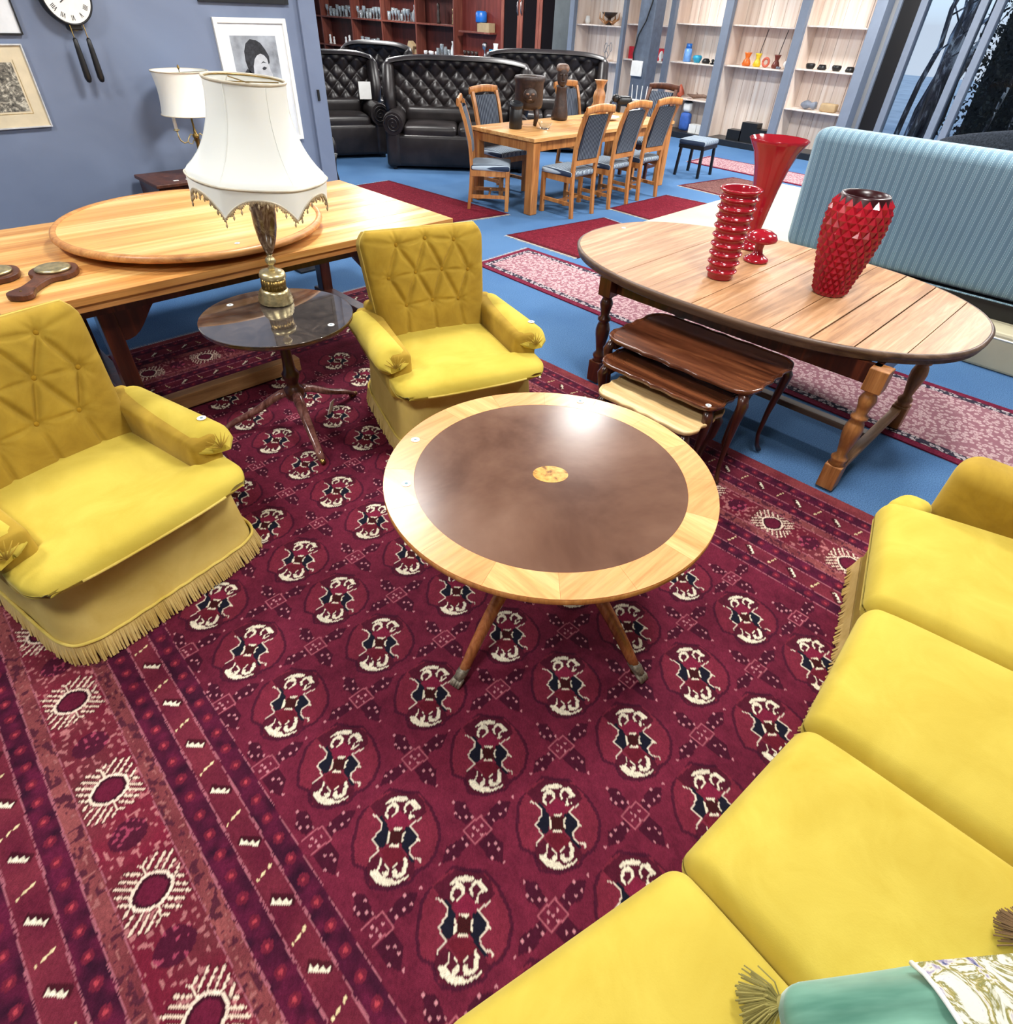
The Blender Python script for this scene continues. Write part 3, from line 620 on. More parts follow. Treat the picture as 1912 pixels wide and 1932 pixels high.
        # upright panel under the roll
        pm=M().soft((s*.342,.03,.43),(.12,.655,.24),.03,6,3)
        obj('arm_panel',pm,YD,A,smooth=True)
        pk=M()
        for q in range(7):   # gathered pleats on the arm front
            a=PI*(.1+.8*q/6); pk.tube([(s*(.377),-.328,.50),(s*(.377+.03*math.cos(a)),-.324,.505+.03*math.sin(a)),(s*(.377+.055*math.cos(a)),-.315,.51+.05*math.sin(a))],[.003,.0025,.001],5)
        obj('pleats',pk,YD,A,smooth=True)
    # back: reclined tufted pillow in a shell
    bk=M(); tilt=math.radians(15); H=.545
    def P3(x,h,d): # x across, h up the back from seat level, d toward the sitter
        y=.235+math.sin(tilt)*h-math.cos(tilt)*d; z=.40+math.cos(tilt)*h+math.sin(tilt)*d; return (x,y,z)
    def fold(x,h):
        d=0
        for i,j in CR:
            q=segd(x,h,BTN[i],BTN[j]); d=max(d,.024*math.exp(-(q/.0105)**1.6))
        for i in (0,1,2): q=segd(x,h,BTN[i],(BTN[i][0]*1.05,H)); d=max(d,.013*math.exp(-(q/.009)**2))
        for i in (7,8,9): q=segd(x,h,BTN[i],(BTN[i][0]*1.1,0)); d=max(d,.014*math.exp(-(q/.009)**2))
        for i,sx in ((0,-.33),(2,.33),(3,-.33),(6,.33)): q=segd(x,h,BTN[i],(sx,BTN[i][1]+.03)); d=max(d,.008*math.exp(-(q/.012)**2))
        q=segd(x,h,BTN[0],BTN[1]); d=max(d,.013*math.exp(-(q/.010)**2)); q=segd(x,h,BTN[1],BTN[2]); d=max(d,.013*math.exp(-(q/.010)**2))
        for i,j in ((7,8),(8,9),(3,4),(4,5),(5,6)): q=segd(x,h,BTN[i],BTN[j]); d=max(d,.011*math.exp(-(q/.009)**2))
        bq=min(math.hypot(x-a,h-b) for a,b in BTN); d=max(d,.034*math.exp(-(bq/.022)**1.2))
        ai,bi=min(BTN,key=lambda p:math.hypot(x-p[0],h-p[1])); th_=math.atan2(h-bi,x-ai); d+=.0028*math.sin(9*th_+ai*40)*min(1,bq/.02)*math.exp(-(bq/.055)**2)
        # radiating side pulls
        if abs(x)>.2: d+=.0036*math.sin(60*(h+.25*abs(x)))*min(1,(abs(x)-.2)/.06)*math.exp(-((h-.36)/.12)**2)
        return d
    def front(u,v):
        hw=.30+.045*v; x=(2*u-1); hh=v*H
        e=max(abs(x)**6,abs(2*v-1)**8 if v>.5 else 0); edge=math.sqrt(max(0,1-abs(x)**5))*(math.sqrt(max(0,1-max(0,(v-.8)/.2)**2.2)))
        corner=max(0,(v-.86)/.14)**2*.045
        X=x*(hw-corner*abs(x)**3); d=.035+.075*edge**.7
        return P3(X,hh,d-fold(X,hh)*edge)
    bk.grid(front,110,92); B_=obj('backrest',bk,YD,t,smooth=True)
    sh=M()
    def shell(u,v):
        a=u*2-1; hw=.30+.045*v; corner=max(0,(v-.86)/.14)**2*.045; return P3(a*(hw-corner*abs(a)**3),v*H,-.05-.02*math.cos(a*1.3))
    sh.grid(lambda u,v:shell(1-u,v),20,20)
    nb=20  # sides and top closing between shell and pillow
    def side(sgn):
        return lambda u,v:(lambda a,b:tuple(a[i]*(1-u)+b[i]*u for i in range(3)))(front(0 if sgn<0 else 1,v),shell(0 if sgn<0 else 1,v))
    sh.grid(side(-1),4,30); sh.grid(side(1),4,30)
    sh.grid(lambda u,v:(lambda a,b:tuple(a[i]*(1-v)+b[i]*v for i in range(3)))(front(u,1),shell(u,1)),40,4)
    obj('back_shell',sh,YD,t,smooth=True)
    # outside back down to the skirt
    obj('outer_back',M().soft((0,.335,.33),(.70,.10,.5),.03,6,3),YD,t,smooth=True)
    ed=[P3((-1)*(.30+.045*v-max(0,(v-.86)/.14)**2*.045),v*H,.036) for v in [i/20 for i in range(21)]]+[P3(x*.30,H,.036) for x in [-1+i/10 for i in range(1,20)]]+[P3((.30+.045*v-max(0,(v-.86)/.14)**2*.045),v*H,.036) for v in [i/20 for i in range(20,-1,-1)]]
    obj('piping',M().tube(ed,.0045,6),MT['piping'],t,smooth=True)
    for i,(a,b) in enumerate(BTN):
        bb=M().lathe([(.001,.007),(.006,.006),(.009,.003),(.010,0)],12,cap=False); p=P3(a,b,.035+.075-.026)
        o=obj('button',bb,MT['button'],B_,smooth=True); o.location=p; o.rotation_euler=(PI/2-tilt,0,0)
    sticker(t,*st_arm)
    return t
yellow_armchair('yellow velvet armchair nearest the left edge of the photo, gold fringe fully in view',(.145,2.345,.012),math.radians(11.5),(.40,-.21,.59))
yellow_armchair('yellow velvet armchair between the round pedestal side table and the round coffee table',(1.945,2.375,.012),math.radians(-19.5),(.40,-.22,.59))

# ------------------------------------------------------------------ long yellow sofa in the foreground (curved, four seats)
t=thing('sofa','long curved yellow velvet sofa with four seat cushions in the right foreground','sofa',(0,0,.004))
PF=[(-.44,.36),(.09,.205),(.675,.05),(1.215,0.0),(1.79,.045),(2.40,.215)]
PB=[(-.58,-.26),(.0,-.43),(.60,-.60),(1.22,-.66),(1.86,-.60),(2.58,-.42)]
HC=.425
seatm=[]
for k in range(1,5):
    a,b,c,d=PF[k],PF[k+1],PB[k+1],PB[k]
    def quad(u,v,a=a,b=b,c=c,d=d):
        return ((a[0]*(1-u)+b[0]*u)*(1-v)+(d[0]*(1-u)+c[0]*u)*v,(a[1]*(1-u)+b[1]*u)*(1-v)+(d[1]*(1-u)+c[1]*u)*v)
    def fn(u,v,w,q,k=k,quad=quad):
        uu=(q[0]+.5); vv=(q[1]+.5)
        x,y=quad(uu*.986+.007,vv)
        z=q[2]; cr=(1-abs(u)**3)*(1-abs(v)**4)
        if w>0: z+= .022*cr-.006*abs(u)**6-(.012*max(0,-v)**8)
        y-=.0
        return (x,y,z)
    m=M().soft((0,0,HC-.075),(1,1,.15),.068,14,6,fn)
    s=obj('seat_cushion',m,MT['yellow'],t,smooth=True); seatm.append(s)
    e=[quad(i/16,0) for i in range(17)]; e2=[(x,y-.006,HC-.105) for x,y in e]
    obj('piping',M().tube(e2[1:-1],.005,6),MT['piping'],s,smooth=True)
# the little T of the end cushion in front of the arm
s=obj('cushion_corner',M().soft((2.465,.135,HC-.08),(.14,.13,.14),.05,6,4).mp(lambda x,y,z:(x,y-.25*(x-2.40),z)),MT['yellow'],t,smooth=True)
# base
def path(k,off): 
    return [(p[0],p[1]-off) for p in PF]
bm=M(); n=len(PF); fr2=[(x,y-.05) for x,y in PF]+[(2.56,.09)]; bk2=[(x,y-.17) for x,y in PB]+[(2.70,-.52)]
poly=fr2+bk2[::-1]
bm.prism(poly,.09,HC-.14); obj('skirt',bm,MT['yellow_dk'],t)
fr=M(); r=random.Random(9)
for a,b in zip(fr2[:-1],fr2[1:]):
    L=math.hypot(a[0]-b[0],a[1]-b[1]); K=int(L/.007)
    for k in range(K):
        u=k/K; x=a[0]+(b[0]-a[0])*u; y=a[1]+(b[1]-a[1])*u+.004; fr.tube([(x,y,.10),(x+r.uniform(-.003,.003),y+.012,.05),(x+r.uniform(-.008,.008),y+r.uniform(.01,.03),.013)],.0042,4,cap=False)
f=obj('fringe',fr,MT['fringe'],t); f['kind']='stuff'
am=M().soft((2.60,-.19,.40),(.15,.52,.56),.06,8,5)
def armfn(u,v,w,q):
    x,y,z=q
    if w>.2: x*=1.0+.25*max(0,w-.2); 
    if v>0.6: z-=.01*(v-.6)
    return (x,y,z)
am=M().soft((2.59,-.215,.36),(.17,.56,.50),.07,8,5,armfn)
A=obj('armrest',am,MT['yellow_dk'],t,smooth=True)
am2=M().soft((-.60,.02,.36),(.17,.66,.50),.07,8,5,armfn); obj('armrest',am2,MT['yellow_dk'],t,smooth=True)
sticker(t,2.585,-.06,.612)
bkm=M(); PC=[(x,y) for x,y in PB]+[(2.68,-.38)]
def sb(u,v):
    k=u*(len(PC)-1); i=min(len(PC)-2,int(k)); f=k-i; x=PC[i][0]*(1-f)+PC[i+1][0]*f; y=PC[i][1]*(1-f)+PC[i+1][1]*f
    a=v*2*PI; yy=.075*math.cos(a); zz=.26*math.sin(a); nq=4
    c,s_=math.cos(a),math.sin(a); rr=(abs(c)**nq+abs(s_)**nq)**(-1/nq)
    return (x,y-.10+.085*rr*c-.10*(.5+.5*s_*rr),.52+.23*rr*s_)
bkm.grid(lambda u,v:sb(v,u),28,50,wrap=True); obj('backrest',bkm,MT['yellow_dk'],t,smooth=True)
# ------------------------------------------------------------------ green pillow with printed centre and tassels
m=Mat('sage_velvet',.8,0,.2); v=m.co((1,6,1)); m.base(m.ramp(m.noise(5,v,3),[(.3,(70,118,100)),(.7,(112,158,138))])); m.b.inputs['Sheen Weight'].default_value=.4; MT['sage']=m.m
m=Mat('floral_print',.8,0,.2); v=m.co(); a=m.noise(9,v,3,.6,1); vo=m.n('ShaderNodeTexVoronoi',Scale=26); m.l(v,vo.inputs['Vector']); flo=m.noise(13,v,7,.6,2.2)
vo2=m.n('ShaderNodeTexVoronoi',Scale=11); m.l(v,vo2.inputs['Vector'])
petal=m.ramp(vo.outputs['Distance'],[(.34,(255,255,255)),(.5,(0,0,0))])
colr=m.ramp(a,[(.3,(112,110,52)),(.45,(172,160,96)),(.55,(70,84,130)),(.68,(176,146,160))])
m.base(m.ramp(flo,[(.30,(96,104,130)),(.36,(200,198,196)),(.45,(208,206,192)),(.50,(118,116,62)),(.54,(158,146,90)),(.57,(206,204,190)),(.64,(150,140,164)),(.70,(70,80,118))])); m.bump(m.noise(300,v,2),.2,.002); MT['floral']=m.m
p=thing('scatter_cushion','sage green ruched velvet cushion with floral printed panel lying on the yellow sofa','cushion',(.67,-.555,.455),math.radians(-40))
def pil(u,v,w,q,sc=1):
    x,y,z=q; k=(1-abs(u)**2.2)*(1-abs(v)**2.2); z=z*(.25+.9*max(0,k)**.5)
    pinch=1-.05*(abs(u)*abs(v)); return (x*pinch,y*pinch,z)
def ruch(u,v,w,q):
    x,y,z=pil(u,v,w,q); 
    return (x,y,z+.007*math.sin(v*20+u*2.5+math.sin(u*4))*(1 if w>0 else 0)*(1-abs(u)**4))
obj('cover',M().soft((0,0,.05),(.66,.44,.19),.05,30,4,ruch),MT['sage'],p,smooth=True)
def pan(u,v):
    x=-.07+.33*u; y=-.215+.43*v; uu=x/.33; vv=y/.22; k=max(0,(1-abs(uu)**2.2)*(1-abs(vv)**2.2)); return (x,y,.05+.095*(.25+.9*k**.5)+.0135)
obj('printed_panel',M().grid(pan,24,20),MT['floral'],p,smooth=True)
tr=[pan(0,i/20) for i in range(21)]; tr2=[pan(1,i/20) for i in range(21)]
obj('panel_cord',M().tube(tr,.005,6).tube(tr2,.005,6),MT['white'],p,smooth=True)
MT['tas']=plain('olive_tassel',(140,130,70),.8); MT['tas2']=plain('brown_tassel',(120,92,58),.8)
def tassel(par,x,y,z,mat,ang,n=130,L=.078,head=None):
    r=random.Random(int(abs(x)*1e4)); q=M(); 
    for k in range(n):
        a=ang+r.gauss(0,.35); l=L*r.uniform(.75,1.05); h=r.uniform(-.006,.016)
        q.tube([(x,y,z),(x+l*.5*math.cos(a),y+l*.5*math.sin(a),z+h),(x+l*math.cos(a+.1),y+l*math.sin(a+.1),z-.012+h*.4)],.0016,4,cap=False)
    o=obj('tassel',q,mat,par); o['label']='bushy fringe tassel'; 
    hm=M(); hm.lathe([(.003,-.014),(.013,-.008),(.016,0),(.012,.01),(.003,.014)],12).xf(T(x,y,z)); obj('tassel_head',hm,head or mat,o,smooth=True)
tassel(p,-.30,.185,.03,MT['tas'],math.radians(165))
tassel(p,.25,.225,.03,MT['tas2'],math.radians(110),head=MT['red_in'])
# ------------------------------------------------------------------ round coffee table
def ringplank(ri,ro,a0,a1,z0,z1,n=6):
    P=[(ro*math.cos(a0+(a1-a0)*k/n),ro*math.sin(a0+(a1-a0)*k/n)) for k in range(n+1)]+[(ri*math.cos(a1-(a1-a0)*k/n),ri*math.sin(a1-(a1-a0)*k/n)) for k in range(n+1)]
    return M().prism(P,z0,z1)
m=Mat('leathery_brown_veneer',.2,0,.28); v=m.co(); a=m.noise(2.2,v,5,.6,.3); b=m.noise(14,v,4,.6)
m.base(m.mix(m.ramp(b,[(.4,(0,0,0)),(.75,(110,110,110))]),m.ramp(a,[(.32,(86,58,45)),(.5,(106,76,60)),(.68,(122,92,75))]),(84,60,48)))
rg=m.n('ShaderNodeMapRange'); rg.inputs['To Min'].default_value=.17; rg.inputs['To Max'].default_value=.3; m.l(a,rg.inputs[0]); m.l(rg.outputs[0],m.b.inputs['Roughness']); MT['ctop']=m.m
MT['satin']=wood('satinwood_band',(206,134,80),(226,156,98),(234,170,114),'X',.26,1.2,spec=.35)
MT['satin2']=wood('satinwood_band_pale',(222,150,90),(238,176,114),(244,190,130),'Y',.26,1.2,spec=.35)
m=Mat('marquetry_oval',.25); v=m.co(); m.base(m.ramp(m.noise(40,v,3),[(.35,(120,76,24)),(.5,(196,142,60)),(.7,(214,168,84))])); MT['marq']=m.m
CT=(1.295,1.035,.012); zc=.61; Rr=.572
t=thing('coffee_table','round coffee table, brown top with light satinwood band, on four splayed legs','coffee table',CT)
obj('tabletop',M().lathe([(.47,zc-.028),(.47,zc-.0004)],96),MT['ctop'],t,smooth=False)
for k in range(16):
    o=obj('crossband_piece',ringplank(.4705,Rr,2*PI*k/16+.0006,2*PI*(k+1)/16-.0006,zc-.022,zc,8),MT['satin' if k%3 else 'satin2'],t)
obj('edge_moulding',M().lathe([(Rr-.03,zc-.03),(Rr-.006,zc-.03),(Rr+.001,zc-.022),(Rr+.001,zc-.003),(Rr-.004,zc-.0012)],96,cap=False),MT['din'],t,smooth=True)
obj('inlay',M().lathe([(.056,zc-.001),(.056,zc+.0002)],40).xf(T(0,0,0)@Matrix.Diagonal((1.1,.85,1,1))),MT['marq'],t,rot=(0,0,math.radians(-44)))
obj('pedestal',M().lathe([(.12,zc-.05),(.12,zc-.03),(.05,zc-.06),(.04,zc-.12),(.055,zc-.16),(.062,zc-.2),(.045,zc-.26),(.052,zc-.29),(.075,zc-.31),(.08,zc-.38),(.05,zc-.42),(.01,zc-.43)][::-1],24),MT['din_dk'],t,smooth=True)
obj('bearer_block',M().box(-.17,.17,-.17,.17,zc-.05,zc-.029),MT['din_dk'],t,bevel=.006)
MT['leg_lt']=wood('coffee_leg_wood',(110,62,34),(160,96,56),(190,124,78),'Z',.22,2,coat=.3)
for k,an in enumerate([math.radians(191),math.radians(266.5),math.radians(92),math.radians(8)]):
    L=.53; P=[]
    for q in range(11):
        u=q/10; rr_=.05+(L-.075)*u; z=.295-.03*u*0-.255*(u**1.35)+.045*math.sin(PI*u)+.0; P.append((rr_*math.cos(an),rr_*math.sin(an),max(.03,z)))
    g=M().tube(P,[.029-.011*(i/10) for i in range(11)],10,flat=1.3)
    lg=obj('leg',g,MT['leg_lt'],t,smooth=True)
    x,y,z=P[-1]; ca,sa=math.cos(an),math.sin(an)
    pw=M().tube([(x-.02*ca,y-.02*sa,z+.014),(x+.01*ca,y+.01*sa,z),(x+.03*ca,y+.03*sa,.022)],[.018,.021,.018],10)
    for d in (-1.1,-.4,.4,1.1): pw.tube([(x+.022*ca-.012*d*sa,y+.022*sa+.012*d*ca,.026),(x+.042*ca-.014*d*sa,y+.042*sa+.014*d*ca,.02),(x+.054*ca-.014*d*sa,y+.054*sa+.014*d*ca,.008)],[.008,.008,.005],7)
    c=obj('paw_cap',pw,MT['pewter'],lg,smooth=True); c['label']='cast metal lion paw cap'
    obj('castor',M().lathe([(.011,-.006),(.011,.006)],14).xf(T(x+.0*ca,y+.0*sa,.012,an,PI/2)),MT['brass'],lg)
for px in ((-.218,.477,0),(-.403,.288,0),(.465,.256,0)): sticker(t,px[0],px[1],zc+.0004,.016)
# ------------------------------------------------------------------ pedestal side table
m=Mat('glass_over_dark_veneer',.05,0,.8); v=m.co(); m.base(m.ramp(m.noise(7,v,5,.7,1.5),[(.3,(40,36,36)),(.5,(72,64,60)),(.7,(104,92,84))])); m.b.inputs['Coat Weight'].default_value=1; m.b.inputs['Coat Roughness'].default_value=.02; MT['veneer']=m.m
ST=(1.225,2.80,.012); zs=.64; Rs=.365
t=thing('side_table','small round pedestal side table with dark glass-covered top and three curved legs','side table',ST)
obj('tabletop',M().lathe([(.30,zs-.028),(Rs-.012,zs-.026),(Rs-.002,zs-.016),(Rs-.004,zs-.006),(Rs-.012,zs-.005)],80),MT['mahog'],t,smooth=False)
obj('glass_top',M().lathe([(Rs-.003,zs-.005),(Rs,zs-.003),(Rs,zs-.001),(Rs-.003,zs)],80),MT['veneer'],t)
obj('pedestal',M().lathe([(.035,.17),(.05,.19),(.052,.235),(.035,.25),(.03,.27),(.042,.30),(.046,.325),(.032,.345),(.028,.40),(.026,.50),(.03,.56),(.05,.59),(.07,.612)],24),MT['mahog'],t,smooth=True)
MT['mahog_lt']=wood('rubbed_mahogany_leg',(70,36,30),(112,70,62),(146,104,96),'Z',.25,2,coat=.4)
for k,an in enumerate([math.radians(255),math.radians(150),math.radians(12)]):
    P=[]
    for q in range(11):
        u=q/10; rr_=.035+.37*u; z=.215-.195*u**1.1+.05*math.sin(PI*u)*.6-.035*math.sin(PI*u)**2; P.append((rr_*math.cos(an),rr_*math.sin(an),max(.018,z)))
    lg=obj('leg',M().tube(P,[.029-.011*(i/10) for i in range(11)],10,flat=.8),MT['mahog_lt'],t,smooth=True)
    x,y,z=P[-1]; obj('toe_cap',M().tube([(x-.02*math.cos(an),y-.02*math.sin(an),.022),(x+.025*math.cos(an),y+.025*math.sin(an),.014)],[.017,.013],10),MT['brass'],lg,smooth=True)
sticker(t,-.12,.26,zs+.0003,.016); sticker(t,.135,-.27,zs+.0003,.016)
tg=obj('paper_tag',M().box(-.03,.03,-.0015,.0015,-.04,.04),MT['white']); tg.location=(1.37,2.70,.12); tg.rotation_euler=(.3,.2,.7)
tag(tg,'white paper tag hanging low behind the side table pedestal','price tag')
# ------------------------------------------------------------------ big lamp
MT['marble']=None
m=Mat('brown_onyx',.15,0,.6); v=m.co((1,1,.5)); m.base(m.ramp(m.noise(16,v,5,.6,3),[(.3,(70,50,38)),(.45,(112,88,68)),(.55,(150,130,108)),(.7,(196,184,162))])); MT['onyx']=m.m
m=Mat('cream_shade_fabric',.8,0,.2); m.base((236,238,232)); v=m.co((1,1,.4)); m.bump(m.noise(60,v,2),.05,.002); m.b.inputs['Transmission Weight'].default_value=0; m.b.inputs['Sheen Weight'].default_value=.2; MT['shade']=m.m
MT['shade_trim']=plain('shade_trim',(206,196,176),.8)
MT['shade_fringe']=plain('beige_bead_fringe',(186,166,132),.8)
LP=(1.30,2.95,.012+zs+.006)
t=thing('table_lamp','tall table lamp, white bell shade with scalloped beaded fringe, on the round side table','lamp',LP,0,rot=(math.radians(3.0),math.radians(3.0),0))
fl=lambda a,z:1+.035*math.cos(20*a)
obj('foot',M().lathe([(.082,.0),(.086,.006),(.08,.014),(.084,.022),(.076,.03),(.08,.038),(.07,.046),(.074,.053),(.066,.06),(.064,.066)],40,wob=lambda a,z:1+.015*math.cos(24*a)*(1 if .003<z<.05 else 0)),MT['brass_lt'],t,smooth=True)
obj('fluted_drum',M().lathe([(.058,.066),(.058,.12)],80,wob=fl),MT['brass'],t,smooth=True)
obj('drum_cap',M().lathe([(.06,.12),(.064,.125),(.064,.134),(.058,.15),(.03,.156),(.012,.158)],36),MT['brass_lt'],t,smooth=True)
obj('knop',M().lathe([(.012,.156),(.018,.168),(.011,.18),(.022,.192),(.026,.202),(.02,.215),(.01,.224),(.014,.232)],20),MT['brass_lt'],t,smooth=True)
obj('stem',M().lathe([(.013,.232),(.022,.25),(.04,.30),(.052,.36),(.056,.42),(.054,.47),(.042,.50),(.014,.51),(.01,.53),(.01,.90)],24),MT['onyx'],t,smooth=True)
ZB,ZT=.575,.93
prof=[(.305,0.0),(.302,.018),(.268,.052),(.232,.10),(.203,.156),(.181,.22),(.170,.268),(.164,.34),(.166,.40)]
prof=[(r*.975,z*.8875) for r,z in prof]
def shr(z):
    for (r0,z0),(r1,z1) in zip(prof[:-1],prof[1:]):
        if z<=z1: return r0+(r1-r0)*max(0,(z-z0))/(z1-z0)
    return prof[-1][0]
NP=6; PH=math.radians(33)
def shade(u,v,off=0):
    z=v*.355; r=shr(z); a=2*PI*u; seg=2*PI/NP; q=((a/seg)%1)*2-1; a+=PH
    r*=1-.035*(1-q*q)*(.3+.7*(1-v)); return ((r+off)*math.cos(a),(r+off)*math.sin(a),ZB+z)
sm=M().grid(lambda u,v:shade(u,v),96,26,wrap=True); sm.grid(lambda u,v:shade(1-u,v,-.003),96,26,wrap=True)
S_=obj('lamp_shade',sm,MT['shade'],t,smooth=True)
# skirt with scallops
def skirt(u,v,off=0):
    a=2*PI*u; seg=2*PI/NP; q=abs(((a/seg)%1)*2-1); depth=.038+.082*q**2.4; x,y,z=shade(u,0,off); return (x*(1-.02*v),y*(1-.02*v),ZB+.004-depth*v)
obj('scalloped_skirt',M().grid(lambda u,v:skirt(u,v,.001),160,8,wrap=True).grid(lambda u,v:skirt(1-u,v,-.002),160,8,wrap=True),MT['shade'],S_,smooth=True)
obj('trim_cord',M().tube([skirt(k/160,0,.004) for k in range(161)],.0042,6),MT['shade_trim'],S_,smooth=True)
obj('rim_cord',M().tube([shade(k/96,1,.002) for k in range(97)],.005,6),MT['shade_trim'],S_,smooth=True)
obj('scallop_cord',M().tube([skirt(k/320,1,.002) for k in range(321)],.0035,6),MT['shade_trim'],S_,smooth=True)
for k in range(NP):
    obj('seam',M().tube([shade(k/NP,v/14,.0005) for v in range(15)],.0016,5),MT['shade'],S_,smooth=True)
bf=M(); r=random.Random(6)
for k in range(300):
    x,y,z=skirt(k/300,1,.002); l=.016+.006*math.sin(k*.9); bf.tube([(x,y,z),(x*1.002,y*1.002,z-l)],.0028,5)
    if k%6==0: bf.tube([(x,y,z-l),(x,y,z-l-.012),(x,y,z-l-.022)],[.002,.0055,.001],6)
f=obj('bead_fringe',bf,MT['shade_fringe'],S_,smooth=True); f['kind']='stuff'
obj('spider_ring',M().tube([(.0+.155*math.cos(a*PI/24),.155*math.sin(a*PI/24),ZT-.003) for a in range(49)],.003,5).bar((-.15,0,ZT-.01),(.15,0,ZT-.01),.004).bar((0,-.15,ZT-.01),(0,.15,ZT-.01),.004),MT['brass'],t)
# ------------------------------------------------------------------ long pine table and what lies on it
t=thing('trestle_table','long pale pine table on dark trestle legs along the blue-grey wall','table',(1.5,3.96,.012))
xa,xb,ya,yb=-1.28,1.28,-.68,.70; nb=9; bw=(yb-ya)/nb; ZP=.748
for k in range(nb):
    o=obj('board',M().box(xa,xb,ya+k*bw+.0006,ya+(k+1)*bw-.0006,ZP-.035,ZP),MT['pine' if k%2 else 'pine_b'],t,bevel=.0015)
    o.location=(0,0,RND.uniform(-.0006,.0006))
for nm,m_ in (('edge_rail',M().box(xa+.02,xb-.02,ya+.02,ya+.05,ZP-.075,ZP-.035)),('edge_rail',M().box(xa+.02,xb-.02,yb-.05,yb-.02,ZP-.075,ZP-.035))): obj(nm,m_,MT['pine_edge'],t,bevel=.003)
obj('apron',M().box(xa+.1,xb-.1,ya+.10,ya+.13,ZP-.13,ZP-.036).box(xa+.1,xb-.1,yb-.13,yb-.1,ZP-.13,ZP-.036).box(xa+.1,xa+.13,ya+.1,yb-.1,ZP-.13,ZP-.036).box(xb-.13,xb-.1,ya+.1,yb-.1,ZP-.13,ZP-.036),MT['mahog'],t)
for sx in (-.86,.86):
    for sy in (-.42,.42):
        obj('leg',M().bar((sx,sy,.06),(sx,sy*.98,ZP-.13),.085,.085),MT['mahog'],t,bevel=.006)
        c=[]; 
        for q in range(9): u=q/8; c.append((sx+math.copysign(.04,sx*-1)+math.copysign(.30*(1-u),-sx)*1.0,ZP-.13-.20*u**1.0+.05*math.sin(2*PI*u)))
        pts=[(sx-math.copysign(.04,sx),ZP-.13)]+[(sx-math.copysign(.04+.30*(1-u_),sx),ZP-.135-.2*u_+.03*math.sin(2*PI*u_)) for u_ in [i/10 for i in range(11)]]
        b=M().prism(pts,-.02,.02).xf(Matrix(((1,0,0,0),(0,0,1,sy),(0,1,0,0),(0,0,0,1)))); obj('bracket',b,MT['mahog'],t)
    obj('foot',M().box(sx-.05,sx+.05,-.52,.52,.0,.07),MT['mahog'],t,bevel=.01)
obj('foot_rail',M().box(-.92,.05,-.60,-.53,.015,.10),wood('rail_pine',(120,86,54),(146,108,70),(166,128,86),'X',.4,2),t,bevel=.004)
sticker(t,-.08,-.55,ZP+.0005,.015); 
db=thing('round_board','large round pine board with moulded rim lying on the pine table','table top',(1.365,3.98,ZP+.013))
for y_ in (-.3,.3): obj('batten',M().box(-.45,.45,y_-.03,y_+.03,0,.026),MT['pine_edge'],db)
obj('disc',M().lathe([(.66,.026),(.70,.036),(.715,.05),(.715,.064),(.70,.07)],96),MT['pine_disc'],db,smooth=False)
obj('rim_moulding',M().lathe([(.70,.0705),(.705,.078),(.722,.078),(.733,.068),(.735,.054),(.726,.042),(.716,.04)],96,cap=False),MT['pine_edge'],db,smooth=True)
sticker(db,-.02,-.60,.071,.014)
def barometer(loc,rz,label):
    t=thing('barometer',label,'barometer',loc,rz,'wooden barometers on the pine table')
    pts=[]; 
    for s in (1,-1):
        seq=[(0,.0,.055),(.03,.055,0),(.10,.034,0),(.18,.034,0),(.235,.045,0),(.27,.085,0),(.33,.105,0),(.40,.085,0),(.445,.04,0)]
        S=[(x,y*s) for x,y,_ in seq[1:]]; pts+= S if s>0 else S[::-1]
    pts=[(-.01,.03)]+pts+[(-.01,-.03)]
    P=[Vector((x,y)) for x,y in pts]; sm=[]
    n=len(P)
    for i in range(n):
        for q in range(5):
            u=q/5; a,b,c,d=P[i-1],P[i],P[(i+1)%n],P[(i+2)%n]
            sm.append(tuple(.5*((2*b)+(c-a)*u+(2*a-5*b+4*c-d)*u*u+(3*b-a-3*c+d)*u**3)))
    obj('case',M().prism(sm[::-1],0,.028),MT['din_dk'],t,bevel=.006)
    obj('dial_ring',M().lathe([(.062,.028),(.078,.03),(.078,.038),(.068,.042)],40,(.335,0)),MT['brass_lt'],t,smooth=True)
    d=obj('dial',M().lathe([(.066,.036),(.066,.038)],40,(.335,0)),MT['white'],t)
    obj('pointer',M().bar((.29,-.02,.041),(.375,.02,.041),.003,.001).bar((.335,0,.041),(.30,.035,.041),.002,.001),MT['black'],d)
    q=M()
    for k in range(24): a=k*PI/12; q.bar((.335+.052*math.cos(a),.052*math.sin(a),.0385),(.335+.06*math.cos(a),.06*math.sin(a),.0385),.0018,.0008)
    obj('scale_marks',q,MT['black'],d)
    obj('brass_screw',M().lathe([(.006,.028),(.005,.031)],10,(.04,0)),MT['brass'],t)
barometer((.315,3.41,ZP+.0135),math.radians(50),'banjo-shaped dark wood barometer on the pine table, the one seen whole')
barometer((.13,3.50,ZP+.0135),math.radians(58),'dark wood barometer cut by the left edge of the photo, on the pine table')
